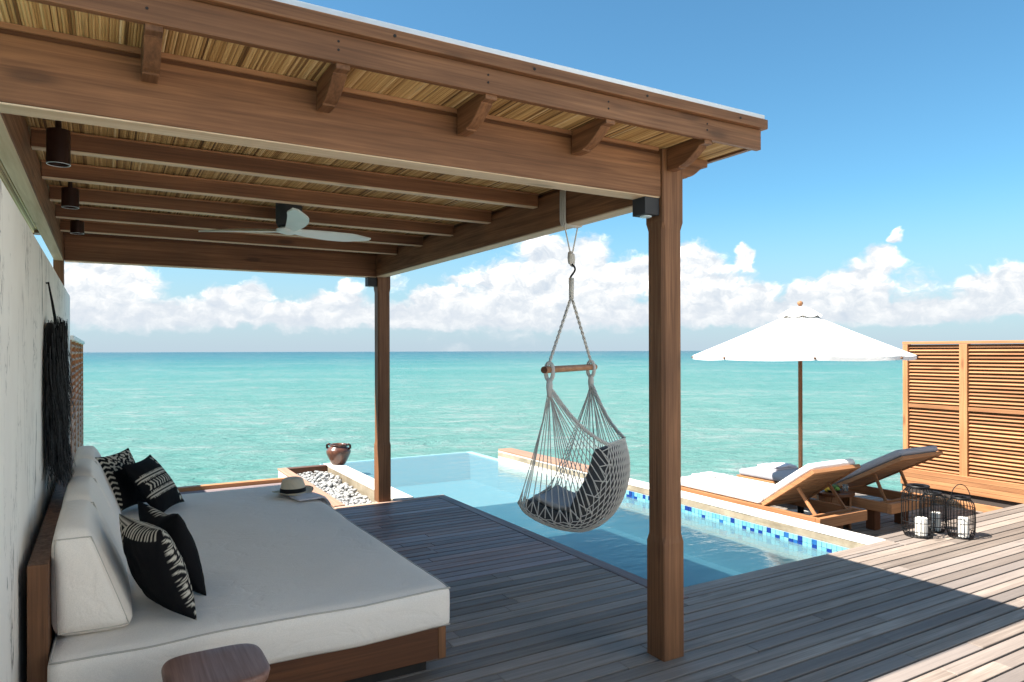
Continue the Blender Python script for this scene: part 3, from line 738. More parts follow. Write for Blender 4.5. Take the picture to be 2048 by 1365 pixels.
# carved outrigger brackets
def bracket_profile(l=.262, zt=SOF - .003, zl=2.528, ze=2.598):
    pr_ = [(0, zt), (0, zl), (.085, zl), (.085, zl + .006)]
    for i in range(1, 9):
        a = i / 8; pr_.append((.085 + (l - .125)*a, zl + .006 + (ze - zl - .006) * (1 - math.cos(a*math.pi/2))**.9))
    pr_ += [(l - .04, ze), (l - .04, ze - .004 + .01), (l, ze + .006), (l, zt)]
    return pr_
BP = bracket_profile()
for xv in (.14, .74, 1.34, 1.94, 2.54):
    MB().prism(BP, lambda u, v, t_: (xv - .026 + .052*t_, PY0 - .001 - u, v)).build('bracket', 'teak_Y', pg, bevel=.003, seg=1)
for yv in (2.80, 3.40, 4.0, 4.6, 5.2, 5.8, 6.4, 7.0):
    MB().prism(bracket_profile(l=.235), lambda u, v, t_: (PX1 + .001 + (u if yv < 3 else u - .02), yv - .030 + .060*t_, v)).build('bracket', 'teak_X', pg, bevel=.003, seg=1)
# pegs / bolt plugs on drip board and fascia
for xv in (-.25, .32, .92, 1.52, 2.12, 2.72):
    MB().tube([(xv, FY - .029, SOF + .104), (xv, FY - .020, SOF + .104)], .006, 8).build('plug', 'dark_gap', pg)
    for dz in (.02, .05): MB().tube([(xv - .2, FY - .002, SOF + dz), (xv - .2, FY + .006, SOF + dz)], .0045, 8).build('plug', 'dark_gap', pg)

# glass canopy and grey plates standing in for reflections seen over the wall
gc = thing('glass_canopy', 'pale glass canopy and grey plates standing in for reflections above the white wall', 'canopy')
MB().box(-1.25, -.44, 3.0, 5.7, 2.40, 2.412).build('glass_pane', 'frost_glass', gc)
MB().box(-1.25, -.44, 5.702, 5.73, 2.38, 2.42).build('frame_bar', 'steel_grey', gc)
MB().box(-.66, -.635, 3.0, 5.7, 2.382, 2.399).build('frame_bar', 'white_render', gc)
for yv in (3.3, 3.9, 4.5, 5.1, 5.6):
    MB().box(-.63, -.50, yv - .06, yv + .06, 2.375, 2.399).build('reflection_plate', 'steel_grey', gc)
    MB().box(-1.2, -.67, yv - .05, yv + .05, 2.375, 2.399).build('reflection_plate', 'steel_grey', gc)

# ------------------------------------------------------------------ pergola fittings
def wall_light(loc, label):
    t_ = thing('wall_light', label, 'light', loc, group='black cube wall lights on the pergola posts')
    mbx = MB().box(-.098, -.001, -.05, .05, -.05, .05); mbx.build('housing', 'black_matt', t_, bevel=.004)
    MB().lathe([(.001, 0), (.030, 0), (.030, .006), (.001, .006)], (-.05, 0, -.0565)).build('lens', 'frost', t_)
    return t_
wall_light((PX0, PY0 + .075, 2.35), 'black cube wall light on the nearer thick pergola post')
wall_light((PX0 + .03, PY1 + .075, 2.345), 'black cube wall light on the far pergola post near the jar')
for (yv, lb) in ((3.62, 'black cylinder ceiling spotlight closest to the front beam, largest of three'), (4.90, 'black cylinder ceiling spotlight, middle one of the row above the wall'), (6.19, 'black cylinder ceiling spotlight farthest back, smallest of three')):
    t_ = thing('ceiling_spotlight', lb, 'spotlight', (-.165, yv, SOF - .006), group='black ceiling spotlights above the wall')
    zb = -.222 if yv < 4 else -.180 if yv < 5.5 else -.145; hh_ = .148 if yv < 4 else .112 if yv < 5.5 else .092
    MB().lathe([(.045, zb + hh_), (.046, zb), (.042, zb), (.042, zb + .03), (.001, zb + .03)], n=28).build('housing', 'bronze', t_, smooth=True)
    MB().lathe([(.001, zb + hh_), (.045, zb + hh_)], n=28).build('housing_top', 'bronze', t_)
    MB().lathe([(.012, zb + hh_), (.012, -.001), (.001, -.001)], n=14).build('stem', 'bronze', t_)
    MB().ring((0, 0, zb), .044, .0015, 28, 6).build('trim_ring', 'roof_metal', t_)

# fan
fan = thing('ceiling_fan', 'white three bladed ceiling fan hanging from the rafters', 'fan', (1.10, 4.90, SOF - .006))
MB().lathe([(.085, 0), (.088, -.02), (.085, -.16), (.075, -.185), (.001, -.186)], n=28).build('motor_mount', 'black_matt', fan, smooth=True)
MB().lathe([(.001, -.187), (.055, -.188), (.085, -.205), (.080, -.222), (.03, -.235), (.001, -.236)], n=28).build('hub', 'fan_white', fan, smooth=True)
for q, a in enumerate((R(15), R(137), R(258))):
    mb = MB(); n = 14; Lb = .62
    for i in range(n + 1):
        s_ = i / n; rr = .05 + Lb*s_
        wd = (.028 + .040*math.sin(min(1, s_*1.5)*math.pi/2)) * (1 - .75*max(0, s_ - .75)/.25)
        sw = .05*math.sin(s_*math.pi*.8); tw = -R(20 - 8*s_); zc = -.212 + .02*s_ 
        for sd in (-1, 1):
            for th_ in (-.005, .005):
                dx, dy = rr, sw + sd*wd*math.cos(tw)
                mb.v.append((dx*math.cos(a) - dy*math.sin(a), dx*math.sin(a) + dy*math.cos(a), zc + sd*wd*math.sin(tw) + th_)); mb.tone.append(0)
    for i in range(n):
        b0 = 4*i; b1 = b0 + 4
        mb.f += [(b0, b0+2, b1+2, b1), (b0+1, b1+1, b1+3, b0+3), (b0, b1, b1+1, b0+1), (b0+2, b0+3, b1+3, b1+2)]
    mb.f += [(0, 1, 3, 2), (4*n, 4*n+2, 4*n+3, 4*n+1)]
    mb.build('blade', 'fan_white', fan, smooth=True)

# ------------------------------------------------------------------ daybed
bed = thing('daybed', 'wide teak daybed with a thick pale linen mattress along the wall', 'daybed')
BX0, BX1, BY0, BY1 = -.185, 1.51, 3.178, 6.42
MB().box(-.258, -.187, 3.30, BY1, .0, .768).build('headboard', 'teak_Z', bed, bevel=.006)
MB().box(-.180, 1.478, 3.207, 3.245, .065, .222).build('front_panel', 'redwood_X', bed, bevel=.004)
MB().box(1.440, 1.481, 3.2475, BY1 - .02, .065, .222).build('side_panel', 'redwood_Y', bed, bevel=.004)
MB().box(-.180, 1.478, BY1 - .055, BY1 - .018, .065, .222).build('end_panel', 'redwood_X', bed, bevel=.004)
MB().box(1.442, 1.484, 3.203, 3.246, .064, .2225).build('corner_post', 'teak_Z', bed, bevel=.004)
MB().box(-.15, 1.40, 3.26, BY1 - .07, .0, .215).build('plinth', 'dark_gap', bed)
def sag(p_):
    q = p_.copy(); q.z += .012*mnoise.noise(Vector((p_.x*2.2, p_.y*1.6, 0))) + .004*mnoise.noise(Vector((p_.x*7, p_.y*6, 4))) - .006
    q.x += .010*mnoise.noise(Vector((p_.y*1.4, 3.3, p_.z*3))); q.y += .010*mnoise.noise(Vector((p_.x*1.8, 9.1, 0)))
    return q
mm = rounded(BX1 - BX0, BY1 - BY0, .205, .035, 34, 56, 10, .018, sag)
mt_ = mm.build('mattress', 'linen', bed, smooth='all'); mt_.location = ((BX0 + BX1)/2, (BY0 + BY1)/2, .222)
hx, hy = (BX1 - BX0)/2 - .010, (BY1 - BY0)/2 - .010
for zz in (.195, .014):
    ptsx = []
    for i in range(40): ptsx.append((-hx + 2*hx*i/40, -hy, zz))
    for i in range(40): ptsx.append((hx, -hy + 2*hy*i/40, zz))
    for i in range(40): ptsx.append((hx - 2*hx*i/40, hy, zz))
    for i in range(40): ptsx.append((-hx, hy - 2*hy*i/40, zz))
    MB().tube([tuple(sag(Vector(q))) for q in ptsx], .0042, 6, closed=True).build('piping', 'piping', mt_, smooth='all')
# wedge back cushions
CUSH = [('nearest wedge back cushion, its whole side face showing', 3.365), ('second wedge back cushion from the front, behind the nearer pair of pillows', 4.135), ('third wedge back cushion from the front of the daybed', 4.905), ('farthest wedge back cushion, beside the lattice screen', 5.675)]
def wedge(p_):
    k_ = min(1, max(0, p_.z / .43)); x = p_.x + .15          # 0..0.30
    w_ = .305 - .165*k_
    return Vector((-.182 + x/.30*w_, p_.y + .006*mnoise.noise(Vector((p_.x*6, p_.y*5, p_.z*6))), p_.z + .006*mnoise.noise(Vector((p_.x*4, p_.y*4, 2)))))
for q, (lb, yv) in enumerate(CUSH):
    t_ = thing('back_cushion', 'pale linen ' + lb, 'cushion', (0, yv + .378, .428), group='linen back cushions along the daybed')
    rounded(.30, .728, .43, .055, 14, 22, 16, .034, wedge).build('cover', 'linen', t_, smooth='all')
    for sg in (-1, 1):
        loop = []
        for (x, z) in [(-.128, .022)] + [(.128, .022)] + [(.128, .408)] + [(-.128, .408)]: loop.append((x, z))
        dense = []
        for i in range(4):
            a_, b_ = loop[i], loop[(i + 1) % 4]
            for k in range(8): dense.append((a_[0] + (b_[0]-a_[0])*k/8, a_[1] + (b_[1]-a_[1])*k/8))
        MB().tube([tuple(wedge(Vector((x, sg*.353, z)))) for x, z in dense], .0035, 6, closed=True).build('piping', 'piping', t_, smooth='all')

# throw pillows with printed cloth
def chev(u, v, f, wd=.2): return 1.0 if ((u*f + abs(v)) % 1.0) < wd*1.6 else 0.0
def dots(u, v, nu, nv, r_):
    a = (u*nu) % 1 - .5; b_ = (v*nv) % 1 - .5
    return 1.0 if (a*a + b_*b_) < r_*r_ else 0.0
def pat_bands(u, v):        # u, v in -1..1; two fringed stripes, chevrons between, dots at two corners
    for c in (.30, -.30):
        d = v - c
        if abs(abs(d) - .045) < .026: return 1.0
        if .055 < abs(d) < .125 and (u*13) % 1 < .5 and abs(u) < .95: return 1.0
    if abs(v) < .13 and abs(u) < .95: return chev(u, v/.13*.5, 6.0, .26)
    if v < -.52 and u > .45 or v > .55 and u > .55: return dots(u, v, 4.2, 4.2, .36)
    return 0.0
def pat_rows(u, v):         # rows of chevrons, diamonds and thin lines
    q = ((v + 1) * 2.6) % 1.0; row = int((v + 1) * 2.6) % 2
    if q < .07 or .13 < q < .18: return 1.0
    if q > .25:
        if row == 0: return chev(v*2.6*1.0, abs(((u*3.5) % 1) - .5)*1.6, 2.2, .24)
        return dots(u, (q - .25)/.75, 5.5, 2.0, .34)
    return 0.0
def pat_spots(u, v):
    if v < .05 and u > .35: return dots(u + .08*(int((v+1)*3) % 2), v, 3.0, 2.6, .36)
    if v > .86 and abs(u) < .6: return 1.0 if (u*11) % 1 < .5 else 0.0
    return 0.0
def pat_side(u, v):
    if u < -.62: return chev(v, (u + .8)/.18*.5, 5.5, .22)
    if v > .35: return 1.0 if mnoise.noise(Vector((u*11, v*13, 1.7))) > .05 else 0.0
    return 0.0
def plainp(u, v): return 0.0
def pat_edge(u, v):         # plain back with the front's print wrapped over the near edge and the top
    if u > .50 - .12*v: return pat_rows(u, v)
    if v > .80 and abs(u) < .9: return 1.0 if (u*9) % 1 < .45 else 0.0
    return 0.0
def pat_edge_spots(u, v):
    if u > .48 and v < .25: return dots(u, v, 3.0, 2.6, .36)
    return 0.0
def pillow(label, cen, nrm, hv, size, thick, pf, pb, zmark=False, dent=0.0):
    n = 84
    nrm = Vector(nrm).normalized(); hv = Vector(hv); hv = (hv - nrm*hv.dot(nrm)).normalized(); uv_ = nrm.cross(hv)
    if uv_.z < 0: uv_ = -uv_; 
    hv = uv_.cross(nrm)
    vs = []; pr_ = []; fs = []
    for sd in (1, -1):
        for i in range(n + 1):
            for j in range(n + 1):
                u = -1 + 2*i/n; v = -1 + 2*j/n
                pin = 1 - .10*(1 - (v*v))*abs(u)**2; pin2 = 1 - .10*(1 - u*u)*abs(v)**2
                x = u*size*pin; y_ = v*size*pin2
                th_ = thick*max(0, (1 - u**2))**.48*max(0, (1 - v**2))**.48*(1 + .12*mnoise.noise(Vector((u*1.6, v*1.6, sd + cen[0]*5))))
                th_ += .004*mnoise.noise(Vector((u*5, v*5, sd*3))) * (1 - max(abs(u), abs(v))**4)
                y_ -= dent*max(0, v)**2*math.exp(-(u*2.4)**2)
                vs.append(Vector(cen) + hv*x + uv_*y_ + nrm*(sd*th_)); pr_.append((pf if sd > 0 else pb)(u, v))
    m1 = (n + 1)*(n + 1)
    for s_ in range(2):
        for i in range(n):
            for j in range(n):
                a = s_*m1 + i*(n+1) + j; q = (a, a + n + 1, a + n + 2, a + 1)
                fs.append(q if s_ == 0 else q[::-1])
    zmin = min(q.z for q in vs)
    me = bpy.data.meshes.new('throw_pillow'); org = Vector(cen)
    sh = Vector((0, 0, .436 - zmin)) if True else Vector()
    me.from_pydata([tuple(q - org) for q in vs], [], fs)
    a = me.attributes.new('print', 'FLOAT', 'POINT'); a.data.foreach_set('value', pr_)
    bm = bmesh.new(); bm.from_mesh(me); bmesh.ops.remove_doubles(bm, verts=bm.verts, dist=.0008); bmesh.ops.recalc_face_normals(bm, faces=bm.faces); bm.to_mesh(me); bm.free()
    me.polygons.foreach_set('use_smooth', [True]*len(me.polygons)); me.materials.append(MATS['mud_cloth'])
    o = bpy.data.objects.new('throw_pillow', me); col.objects.link(o); o.location = org + sh
    return tag(o, label, 'pillow', 'black and white printed pillows on the daybed')
pillow('black pillow with rows of white chevrons on its front, nearest the viewer', (.205, 3.50, .63), (.88, .30, .33), (.32, -.94, 0), .225, .085, pat_rows, pat_edge)
pillow('black pillow with large pale oval spots, behind the nearest pillow', (.285, 3.80, .62), (.88, .32, .30), (.34, -.94, 0), .22, .075, pat_spots, pat_edge_spots, dent=.03)
pillow('black pillow with white fringed stripes and chevrons facing the viewer', (.33, 5.79, .60), (.74, -.36, .56), (.4, .917, 0), .225, .075, pat_bands, plainp)
pillow('black pillow tucked behind the striped one, thin chevrons down its edge', (.115, 5.93, .63), (.80, -.52, .36), (.5, .86, 0), .225, .075, pat_side, plainp)

# hat and towel
hat = thing('straw_hat', 'pale straw fedora with a black band lying on the daybed', 'hat', (1.335, 5.83, .452), R(25))
prof = [(.155, .018), (.150, .010), (.125, .002), (.098, .002), (.095, .012)]
hb = MB(); n = 40
for r_, z in prof:
    for k in range(n):
        an = 2*math.pi*k/n; hb.v.append((r_*1.0*math.cos(an)*1.08, r_*math.sin(an), z + (.014*math.cos(2*an) if r_ > .12 else 0))); hb.tone.append(0)
N0 = len(prof)
for i in range(N0 - 1):
    for k in range(n): hb.f.append((i*n + k, i*n + (k+1) % n, (i+1)*n + (k+1) % n, (i+1)*n + k))
hb.build('brim', 'straw', hat, smooth='all')
hc = MB(); pf_ = [(.096, .010), (.094, .045), (.089, .085), (.080, .110), (.062, .122), (.030, .116), (.0005, .108)]
for r_, z in pf_:
    for k in range(n):
        an = 2*math.pi*k/n; pinch = 1 - (.22*max(0, math.cos(an))**6 if z > .07 else 0)
        hc.v.append((r_*1.08*math.cos(an)*pinch, r_*math.sin(an)*(1 - .1*(z > .07)), z - (.018*math.cos(an*1)*0 if z < .1 else 0))); hc.tone.append(0)
for i in range(len(pf_) - 1):
    for k in range(n): hc.f.append((i*n + k, i*n + (k+1) % n, (i+1)*n + (k+1) % n, (i+1)*n + k))
hc.build('crown', 'straw', hat, smooth='all')
MB().lathe([(.0975, .010), (.0985, .012), (.0965, .042), (.0955, .044)], n=40, ax=1.08).build('hat_band', 'ribbon', hat, smooth='all')
def folded_towel(name, label, loc, rz, dx, dy, layers, m_, drape=None, hgt=.016):
    t_ = thing(name, label, 'towel', loc, rz)
    for i in range(layers):
        def fn(p_, i=i):
            q = p_.copy(); q.z += .006*mnoise.noise(Vector((p_.x*9 + i*4, p_.y*9, 1)))*(i + .5) + i*hgt
            if drape: q.z -= max(0, q.x - drape)**1.5 * 4.5
            return q
        rounded(dx*(1 - .03*i), dy*(1 - .04*i), hgt, hgt*.46, 16, 16, 4, .003, fn).build('towel_fold', m_, t_, smooth='all')
    return t_
folded_towel('folded_towel', 'pale grey folded towel under the straw hat, hanging over the mattress edge', (1.43, 5.66, .4345), R(8), .27, .22, 1, 'towel_lilac', drape=.07, hgt=.018)

# stool
st = thing('side_stool', 'small rounded square teak stool in front of the daybed', 'stool', (.355, 2.765, 0))
def sq(n_, hx_, e):
    r_ = []
    for k in range(n_):
        an = 2*math.pi*k/n_; c, s_ = math.cos(an), math.sin(an)
        r_.append((hx_*math.copysign(abs(c)**(2/e), c), hx_*math.copysign(abs(s_)**(2/e), s_)))
    return r_
tp = MB(); n = 64
for (hx_, z) in ((.0005, .447), (.10, .4475), (.160, .449), (.172, .4475), (.176, .441), (.170, .415), (.160, .40), (.0005, .40)):
    for (x, y_) in sq(n, hx_, 4.2): tp.v.append((x, y_, z)); tp.tone.append(0)
for i in range(7):
    for k in range(n): tp.f.append((i*n + k, i*n + (k+1) % n, (i+1)*n + (k+1) % n, (i+1)*n + k))
tp.build('stool_top', 'stool_wood', st, smooth='all')
bd = MB()
for (hx_, z) in ((.155, .399), (.13, .25), (.14, .02), (.145, 0)):
    for (x, y_) in sq(n, hx_, 4.2): bd.v.append((x, y_, z)); bd.tone.append(0)
for i in range(3):
    for k in range(n): bd.f.append((i*n + k, i*n + (k+1) % n, (i+1)*n + (k+1) % n, (i+1)*n + k))
bd.f += [tuple(range(n)), tuple(range(3*n, 4*n))]
bd.build('stool_body', 'redwood_Z', st, smooth=True)

# black raffia hanging on the wall
ra = thing('raffia_hanging', 'long black raffia wall hanging on a cord loop against the white wall', 'wall hanging', (-.285, 4.85, 0))
mb = MB()
for i in range(2600):
    y0 = rnd.gauss(0, .115); y0 = max(-.27, min(.27, y0)); xo = (.02 + .085*rnd.random()**.8)*(1 - (y0/.34)**2)
    zt = 1.835 - rnd.random()**1.1*.80 - (abs(y0) + rnd.uniform(0, .10))*.45
    ln = rnd.uniform(.18, .42); zb = max(.86 + rnd.uniform(-.05, .12), zt - ln)
    sp = rnd.gauss(0, .05) + (y0*.35); out_ = rnd.uniform(-.01, .045)
    pts_ = []
    for k in range(4):
        s_ = k/3; pts_.append((xo + out_*s_*s_ + rnd.uniform(-.003, .003), y0 + sp*s_*s_ + rnd.uniform(-.006, .006), zt + (zb - zt)*s_))
    wd = rnd.uniform(.003, .007); an = rnd.uniform(0, 3.14); dx, dy = math.cos(an)*wd*.4, math.sin(an)*wd
    vs = []
    for k, q in enumerate(pts_):
        f_ = 1 - .7*k/3
        vs += [(max(.0015, q[0] - abs(dx)*f_), q[1] - dy*f_, q[2]), (max(.003, q[0] + abs(dx)*f_), q[1] + dy*f_, q[2])]
    mb.add(vs, [(2*k, 2*k + 1, 2*k + 3, 2*k + 2) for k in range(3)])
stuff(mb.build('raffia_strands', 'raffia', ra, recalc=False))
cr_ = rounded(.05, .42, .80, .024, 4, 10, 20, 0, lambda p_: Vector((p_.x + .028, p_.y*(.72 + .28*(1 - abs(p_.z/.80 - .55)*1.6)), p_.z + .97))).build('raffia_core', 'raffia', ra, smooth='all')
MB().tube([(.05, -.09, 1.76), (.03, -.045, 1.90), (.013, 0, 2.004), (.03, .06, 1.90), (.05, .11, 1.76)], .0045, 6).build('hanging_cord', 'raffia', ra)
MB().tube([(.001, 0, 2.0), (.018, 0, 2.004)], .005, 8).build('nail', 'black_metal', ra)

# ------------------------------------------------------------------ clay jar
jar = thing('clay_jar', 'brown glazed clay jar with a small handle standing on the pool wall end', 'jar', (2.895, 9.86, .0))
jp = [(.001, .0), (.092, .0), (.10, .012), (.135, .08), (.168, .155), (.172, .19), (.150, .228), (.118, .248), (.112, .262), (.125, .275), (.128, .283), (.118, .286), (.104, .272), (.105, .25), (.09, .2), (.001, .15)]
MB().lathe(jp, n=36).build('jar_body', 'clay_jar', jar, smooth='all')
for a0 in (R(-38), R(142)):
    c_, s_ = math.cos(a0), math.sin(a0)
    MB().tube([((.118 + d)*c_, (.118 + d)*s_, z) for d, z in ((0, .272), (.03, .284), (.055, .268), (.055, .235), (.03, .218))], .017, 10).build('jar_handle', 'bronze', jar, smooth='all')

# ------------------------------------------------------------------ louvred fence
FX, FYL = 8.955, 5.27
fen = thing('louvre_fence', 'honey coloured timber louvre fence on a boarded base beside the loungers', 'fence')
posts_y = [5.24, 4.535, 3.83, 3.125, 2.42, 1.715]
FZ1 = 1.71
for i, yv in enumerate(posts_y):
    hw = .032 if i == 0 else .045
    MB().box(-.02, .07, -hw, hw, (-.28 if i == 0 else .07), FZ1 - .036).build('fence_post', 'honey_Z', fen, bevel=.004).location = (FX, yv, 0)
MB().box(FX - .022, FX + .075, posts_y[-1] - .05, FYL + .005, FZ1 - .034, FZ1 + .0).build('top_rail', 'honey_Y', fen, bevel=.004)
slat = None
for i in range(len(posts_y) - 1):
    ya, yb = posts_y[i + 1] + .046, posts_y[i] - (.033 if i == 0 else .046)
    MB().box(FX - .006, FX + .055, ya, yb, .868, .915).build('mid_rail', 'honey_Y', fen, bevel=.003)
    protos_ = MB().box(-.026, .026, -(yb - ya)/2, (yb - ya)/2, -.006, .006).build('slat', 'honey_Y', fen, bevel=.002, seg=1)
    first = True
    for (za, zb, nn) in ((.925, 1.668, 17), (.088, .860, 17)):
        for k in range(nn):
            zz = za + (zb - za)*(k + .5)/nn
            if first: o = protos_; first = False
            else: o = inst('slat', protos_, fen)
            o.location = (FX + .028, (ya + yb)/2, zz + rnd.uniform(-.001, .001)); o.rotation_euler = (0, R(-38) + rnd.uniform(-.02, .02), 0)
    MB().box(FX + .062, FX + .070, ya, yb, .08, FZ1 - .04).build('shade_panel', 'dark_gap', fen)  # dark sheet added behind the slats to paint their gaps as shade
zz = .072
for h_ in (.048, .05, .05, .05):
    MB().box(FX - .045, FX - .012, 1.6, FYL + .02, zz - h_ + .003, zz).build('base_board', 'honey_Y', fen, bevel=.003); zz -= h_
MB().box(FX - .046, FX + .06, 1.6, FYL + .02, .0735, .084).build('base_cap', 'honey_Y', fen, bevel=.003)
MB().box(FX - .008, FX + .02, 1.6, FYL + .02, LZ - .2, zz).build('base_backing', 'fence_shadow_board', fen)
MB().box(FX - .045, FX - .012, 1.6, FYL + .02, LZ - .02, LZ + .082).build('base_board', 'honey_Y', fen, bevel=.003)

# ------------------------------------------------------------------ loungers
def lounger(name, label, x0, x1, yn, ypiv, yfar, ztop_rail, back_top, m_fab, group):
    t_ = thing(name, label, 'sun lounger', ((x0 + x1)/2, yn, LZ), group=group)
    cx = (x0 + x1)/2; hw = (x1 - x0)/2
    zr1 = ztop_rail - LZ; zr0 = zr1 - .10
    Lf = yfar - yn
    for sx in (-1, 1):
        MB().box(sx*hw - (.045 if sx > 0 else 0), sx*hw + (.045 if sx < 0 else 0), .052, Lf - .002, zr0, zr1).build('side_rail', 'honey_Y', t_, bevel=.004)
    MB().box(-hw, hw, 0, .05, zr0, zr1).build('end_rail', 'honey_X', t_, bevel=.004)
    MB().box(-hw, hw, Lf, Lf + .05, zr0, zr1).build('end_rail', 'honey_X', t_, bevel=.004)
    for sx in (-1, 1):
        for yv in (.22, Lf - .35):
            MB().box(sx*(hw - .11) - .05, sx*(hw - .11) + .05, yv, yv + .10, 0.002, zr0 - .002).build('leg', 'redwood_Z', t_, bevel=.004)
    pv = ypiv - yn
    sl0 = None; yv = pv + .03
    while yv < Lf - .04:
        MB().box(-hw + .047, hw - .047, yv, yv + .05, zr1 - .03, zr1 - .006).build('seat_slat', 'seat_slat', t_, bevel=.002, seg=1); yv += .062
    # raised back
    P0 = Vector((0, pv, zr1 + .012)); P1 = Vector((0, back_top[0] - yn, back_top[1] - LZ)); d = (P1 - P0); Lb = d.length; d.normalize(); nrm = Vector((1, 0, 0)).cross(d)
    if nrm.z < 0: nrm = -nrm
    br = MB().bar(P0 - Vector((hw - .05, 0, 0)) + d*.02, P0 + Vector((hw - .05, 0, 0)) + d*.02, .03, .03, nrm).build('backrest', 'honey_X', t_, bevel=.003)
    for sx in (-1, 1):
        MB().bar(P0 + Vector((sx*(hw - .025), 0, 0)), P1 + Vector((sx*(hw - .025), 0, 0)), .045, .04, nrm).build('back_rail', 'honey_Y', br, bevel=.004)
    ns = 11
    for k in range(ns):
        c_ = P0 + d*(Lb*(k + .5)/ns)
        MB().obox(c_, (1, 0, 0), d, nrm, (hw - .049, Lb/ns*.42, .009)).build('back_slat', 'seat_slat', br, bevel=.002, seg=1)
    MB().obox(P1 + d*.012, (1, 0, 0), d, nrm, (hw, .020, .019)).build('back_top_rail', 'honey_X', br, bevel=.004)
    # struts
    mid = P0 + d*(Lb*.58)
    foot = Vector((0, max(.14, mid.y - .30), zr1 - .015))
    for sx in (-1, 1):
        MB().bar(mid + Vector((sx*(hw - .13), 0, -.02)), foot + Vector((sx*(hw - .13), 0, 0)), .022, .03, (0, 1, .3)).build('strut', 'honey_Z', t_, bevel=.002, seg=1)
    MB().bar(foot + Vector((-hw + .05, 0, 0)), foot + Vector((hw - .05, 0, 0)), .03, .025).build('strut_bar', 'honey_X', t_, bevel=.002, seg=1)
    # mattress in two lengths
    ms = rounded(2*hw - .02, Lf - pv - .0, .085, .03, 16, 26, 6, .014).build('seat_pad', m_fab, t_, smooth='all'); ms.location = (0, (Lf + pv)/2 + .03, zr1 + .0)
    mbk = rounded(2*hw - .02, Lb + .0, .08, .03, 16, 18, 6, .014).build('back_pad', m_fab, t_, smooth='all')
    M3 = Matrix((Vector((1, 0, 0)), -d if False else d, nrm)).transposed()
    mbk.matrix_local = Matrix.Translation(P0 + d*(Lb/2 + .02) + nrm*.022) @ M3.to_4x4()
    if M3.determinant() < 0:
        M3 = Matrix((Vector((-1, 0, 0)), d, nrm)).transposed(); mbk.matrix_local = Matrix.Translation(P0 + d*(Lb/2 + .02) + nrm*.022) @ M3.to_4x4()
    return t_
G = 'teak sun loungers on the lower deck'
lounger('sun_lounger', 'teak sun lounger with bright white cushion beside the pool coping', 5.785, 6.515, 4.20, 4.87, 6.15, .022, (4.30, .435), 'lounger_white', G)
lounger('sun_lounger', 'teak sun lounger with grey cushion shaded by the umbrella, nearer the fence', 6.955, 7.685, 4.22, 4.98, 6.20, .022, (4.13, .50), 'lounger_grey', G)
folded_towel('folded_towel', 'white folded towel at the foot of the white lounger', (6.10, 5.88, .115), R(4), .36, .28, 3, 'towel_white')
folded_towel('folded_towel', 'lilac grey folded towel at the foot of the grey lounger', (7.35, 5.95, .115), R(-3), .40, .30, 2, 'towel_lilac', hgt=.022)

# table and fruit between the loungers
tb = thing('drum_table', 'small round teak drum table between the two sun loungers', 'table', (6.735, 4.72, LZ))
MB().lathe([(.001, .37), (.20, .37), (.203, .376), (.203, .395), (.198, .40), (.001, .40)], n=40).build('table_top', 'redwood_X', tb, smooth=True)
nb = 14
for k in range(nb):
    if k in (9, 10, 11): continue
    a = 2*math.pi*(k + .5)/nb
    MB().obox((.155*math.cos(a), .155*math.sin(a), .1855), (-math.sin(a), math.cos(a), 0), (math.cos(a), math.sin(a), 0), (0, 0, 1), (.034, .010, .183)).build('stave', 'honey_Z', tb, bevel=.002, seg=1)
def fruit(name, label, c, r, m_, sx=1.0, cat='fruit'):
    o = MB().lathe([(r*math.sin(math.pi*i/8), -r*math.cos(math.pi*i/8)) for i in range(9)], n=16, ax=sx).build(name, m_, smooth='all'); o.location = c
    return tag(o, label, cat)
TZ = LZ + .40
bowl = MB().lathe([(.001, .0), (.06, .0), (.10, .022), (.105, .026), (.10, .028), (.06, .008), (.001, .008)], n=30).build('fruit_plate', 'bronze', smooth='all'); bowl.location = (6.70, 4.72, TZ); tag(bowl, 'dark shallow plate of fruit on the drum table', 'plate')
o = fruit('lemon', 'large yellow fruit on the plate on the drum table', (6.645, 4.735, TZ + .044), .036, 'lemon', 1.7); o.rotation_euler = (0, R(-25), R(20))
fruit('lime', 'dark green fruit beside the yellow one on the drum table', (6.715, 4.70, TZ + .042), .034, 'leafy')
fruit('lime', 'pale green fruit at the front of the plate', (6.70, 4.655, TZ + .032), .024, 'lime')
hb = MB()
for k in range(46):
    a = rnd.uniform(0, 6.28); e = rnd.uniform(.5, 1.4); l = rnd.uniform(.03, .075); b0 = Vector((rnd.gauss(0, .012), rnd.gauss(0, .012), 0)); d = Vector((math.cos(a)*math.cos(e), math.sin(a)*math.cos(e), math.sin(e))); sd = d.orthogonal().normalized()*.007
    hb.add([b0, b0 + d*l*.5 + sd, b0 + d*l, b0 + d*l*.5 - sd], [(0, 1, 2, 3)])
o = hb.build('leafy_sprig', 'leafy', recalc=False); o.location = (6.775, 4.73, TZ + .012); tag(o, 'small sprig of green leaves standing behind the fruit', 'plant')
o = MB().lathe([(.001, 0), (.026, 0), (.030, .065), (.028, .065), (.024, .004), (.001, .004)], n=24).build('drinking_glass', 'glassware', smooth='all'); o.location = (6.845, 4.66, TZ); tag(o, 'clear drinking glass beside the fruit plate', 'glass')

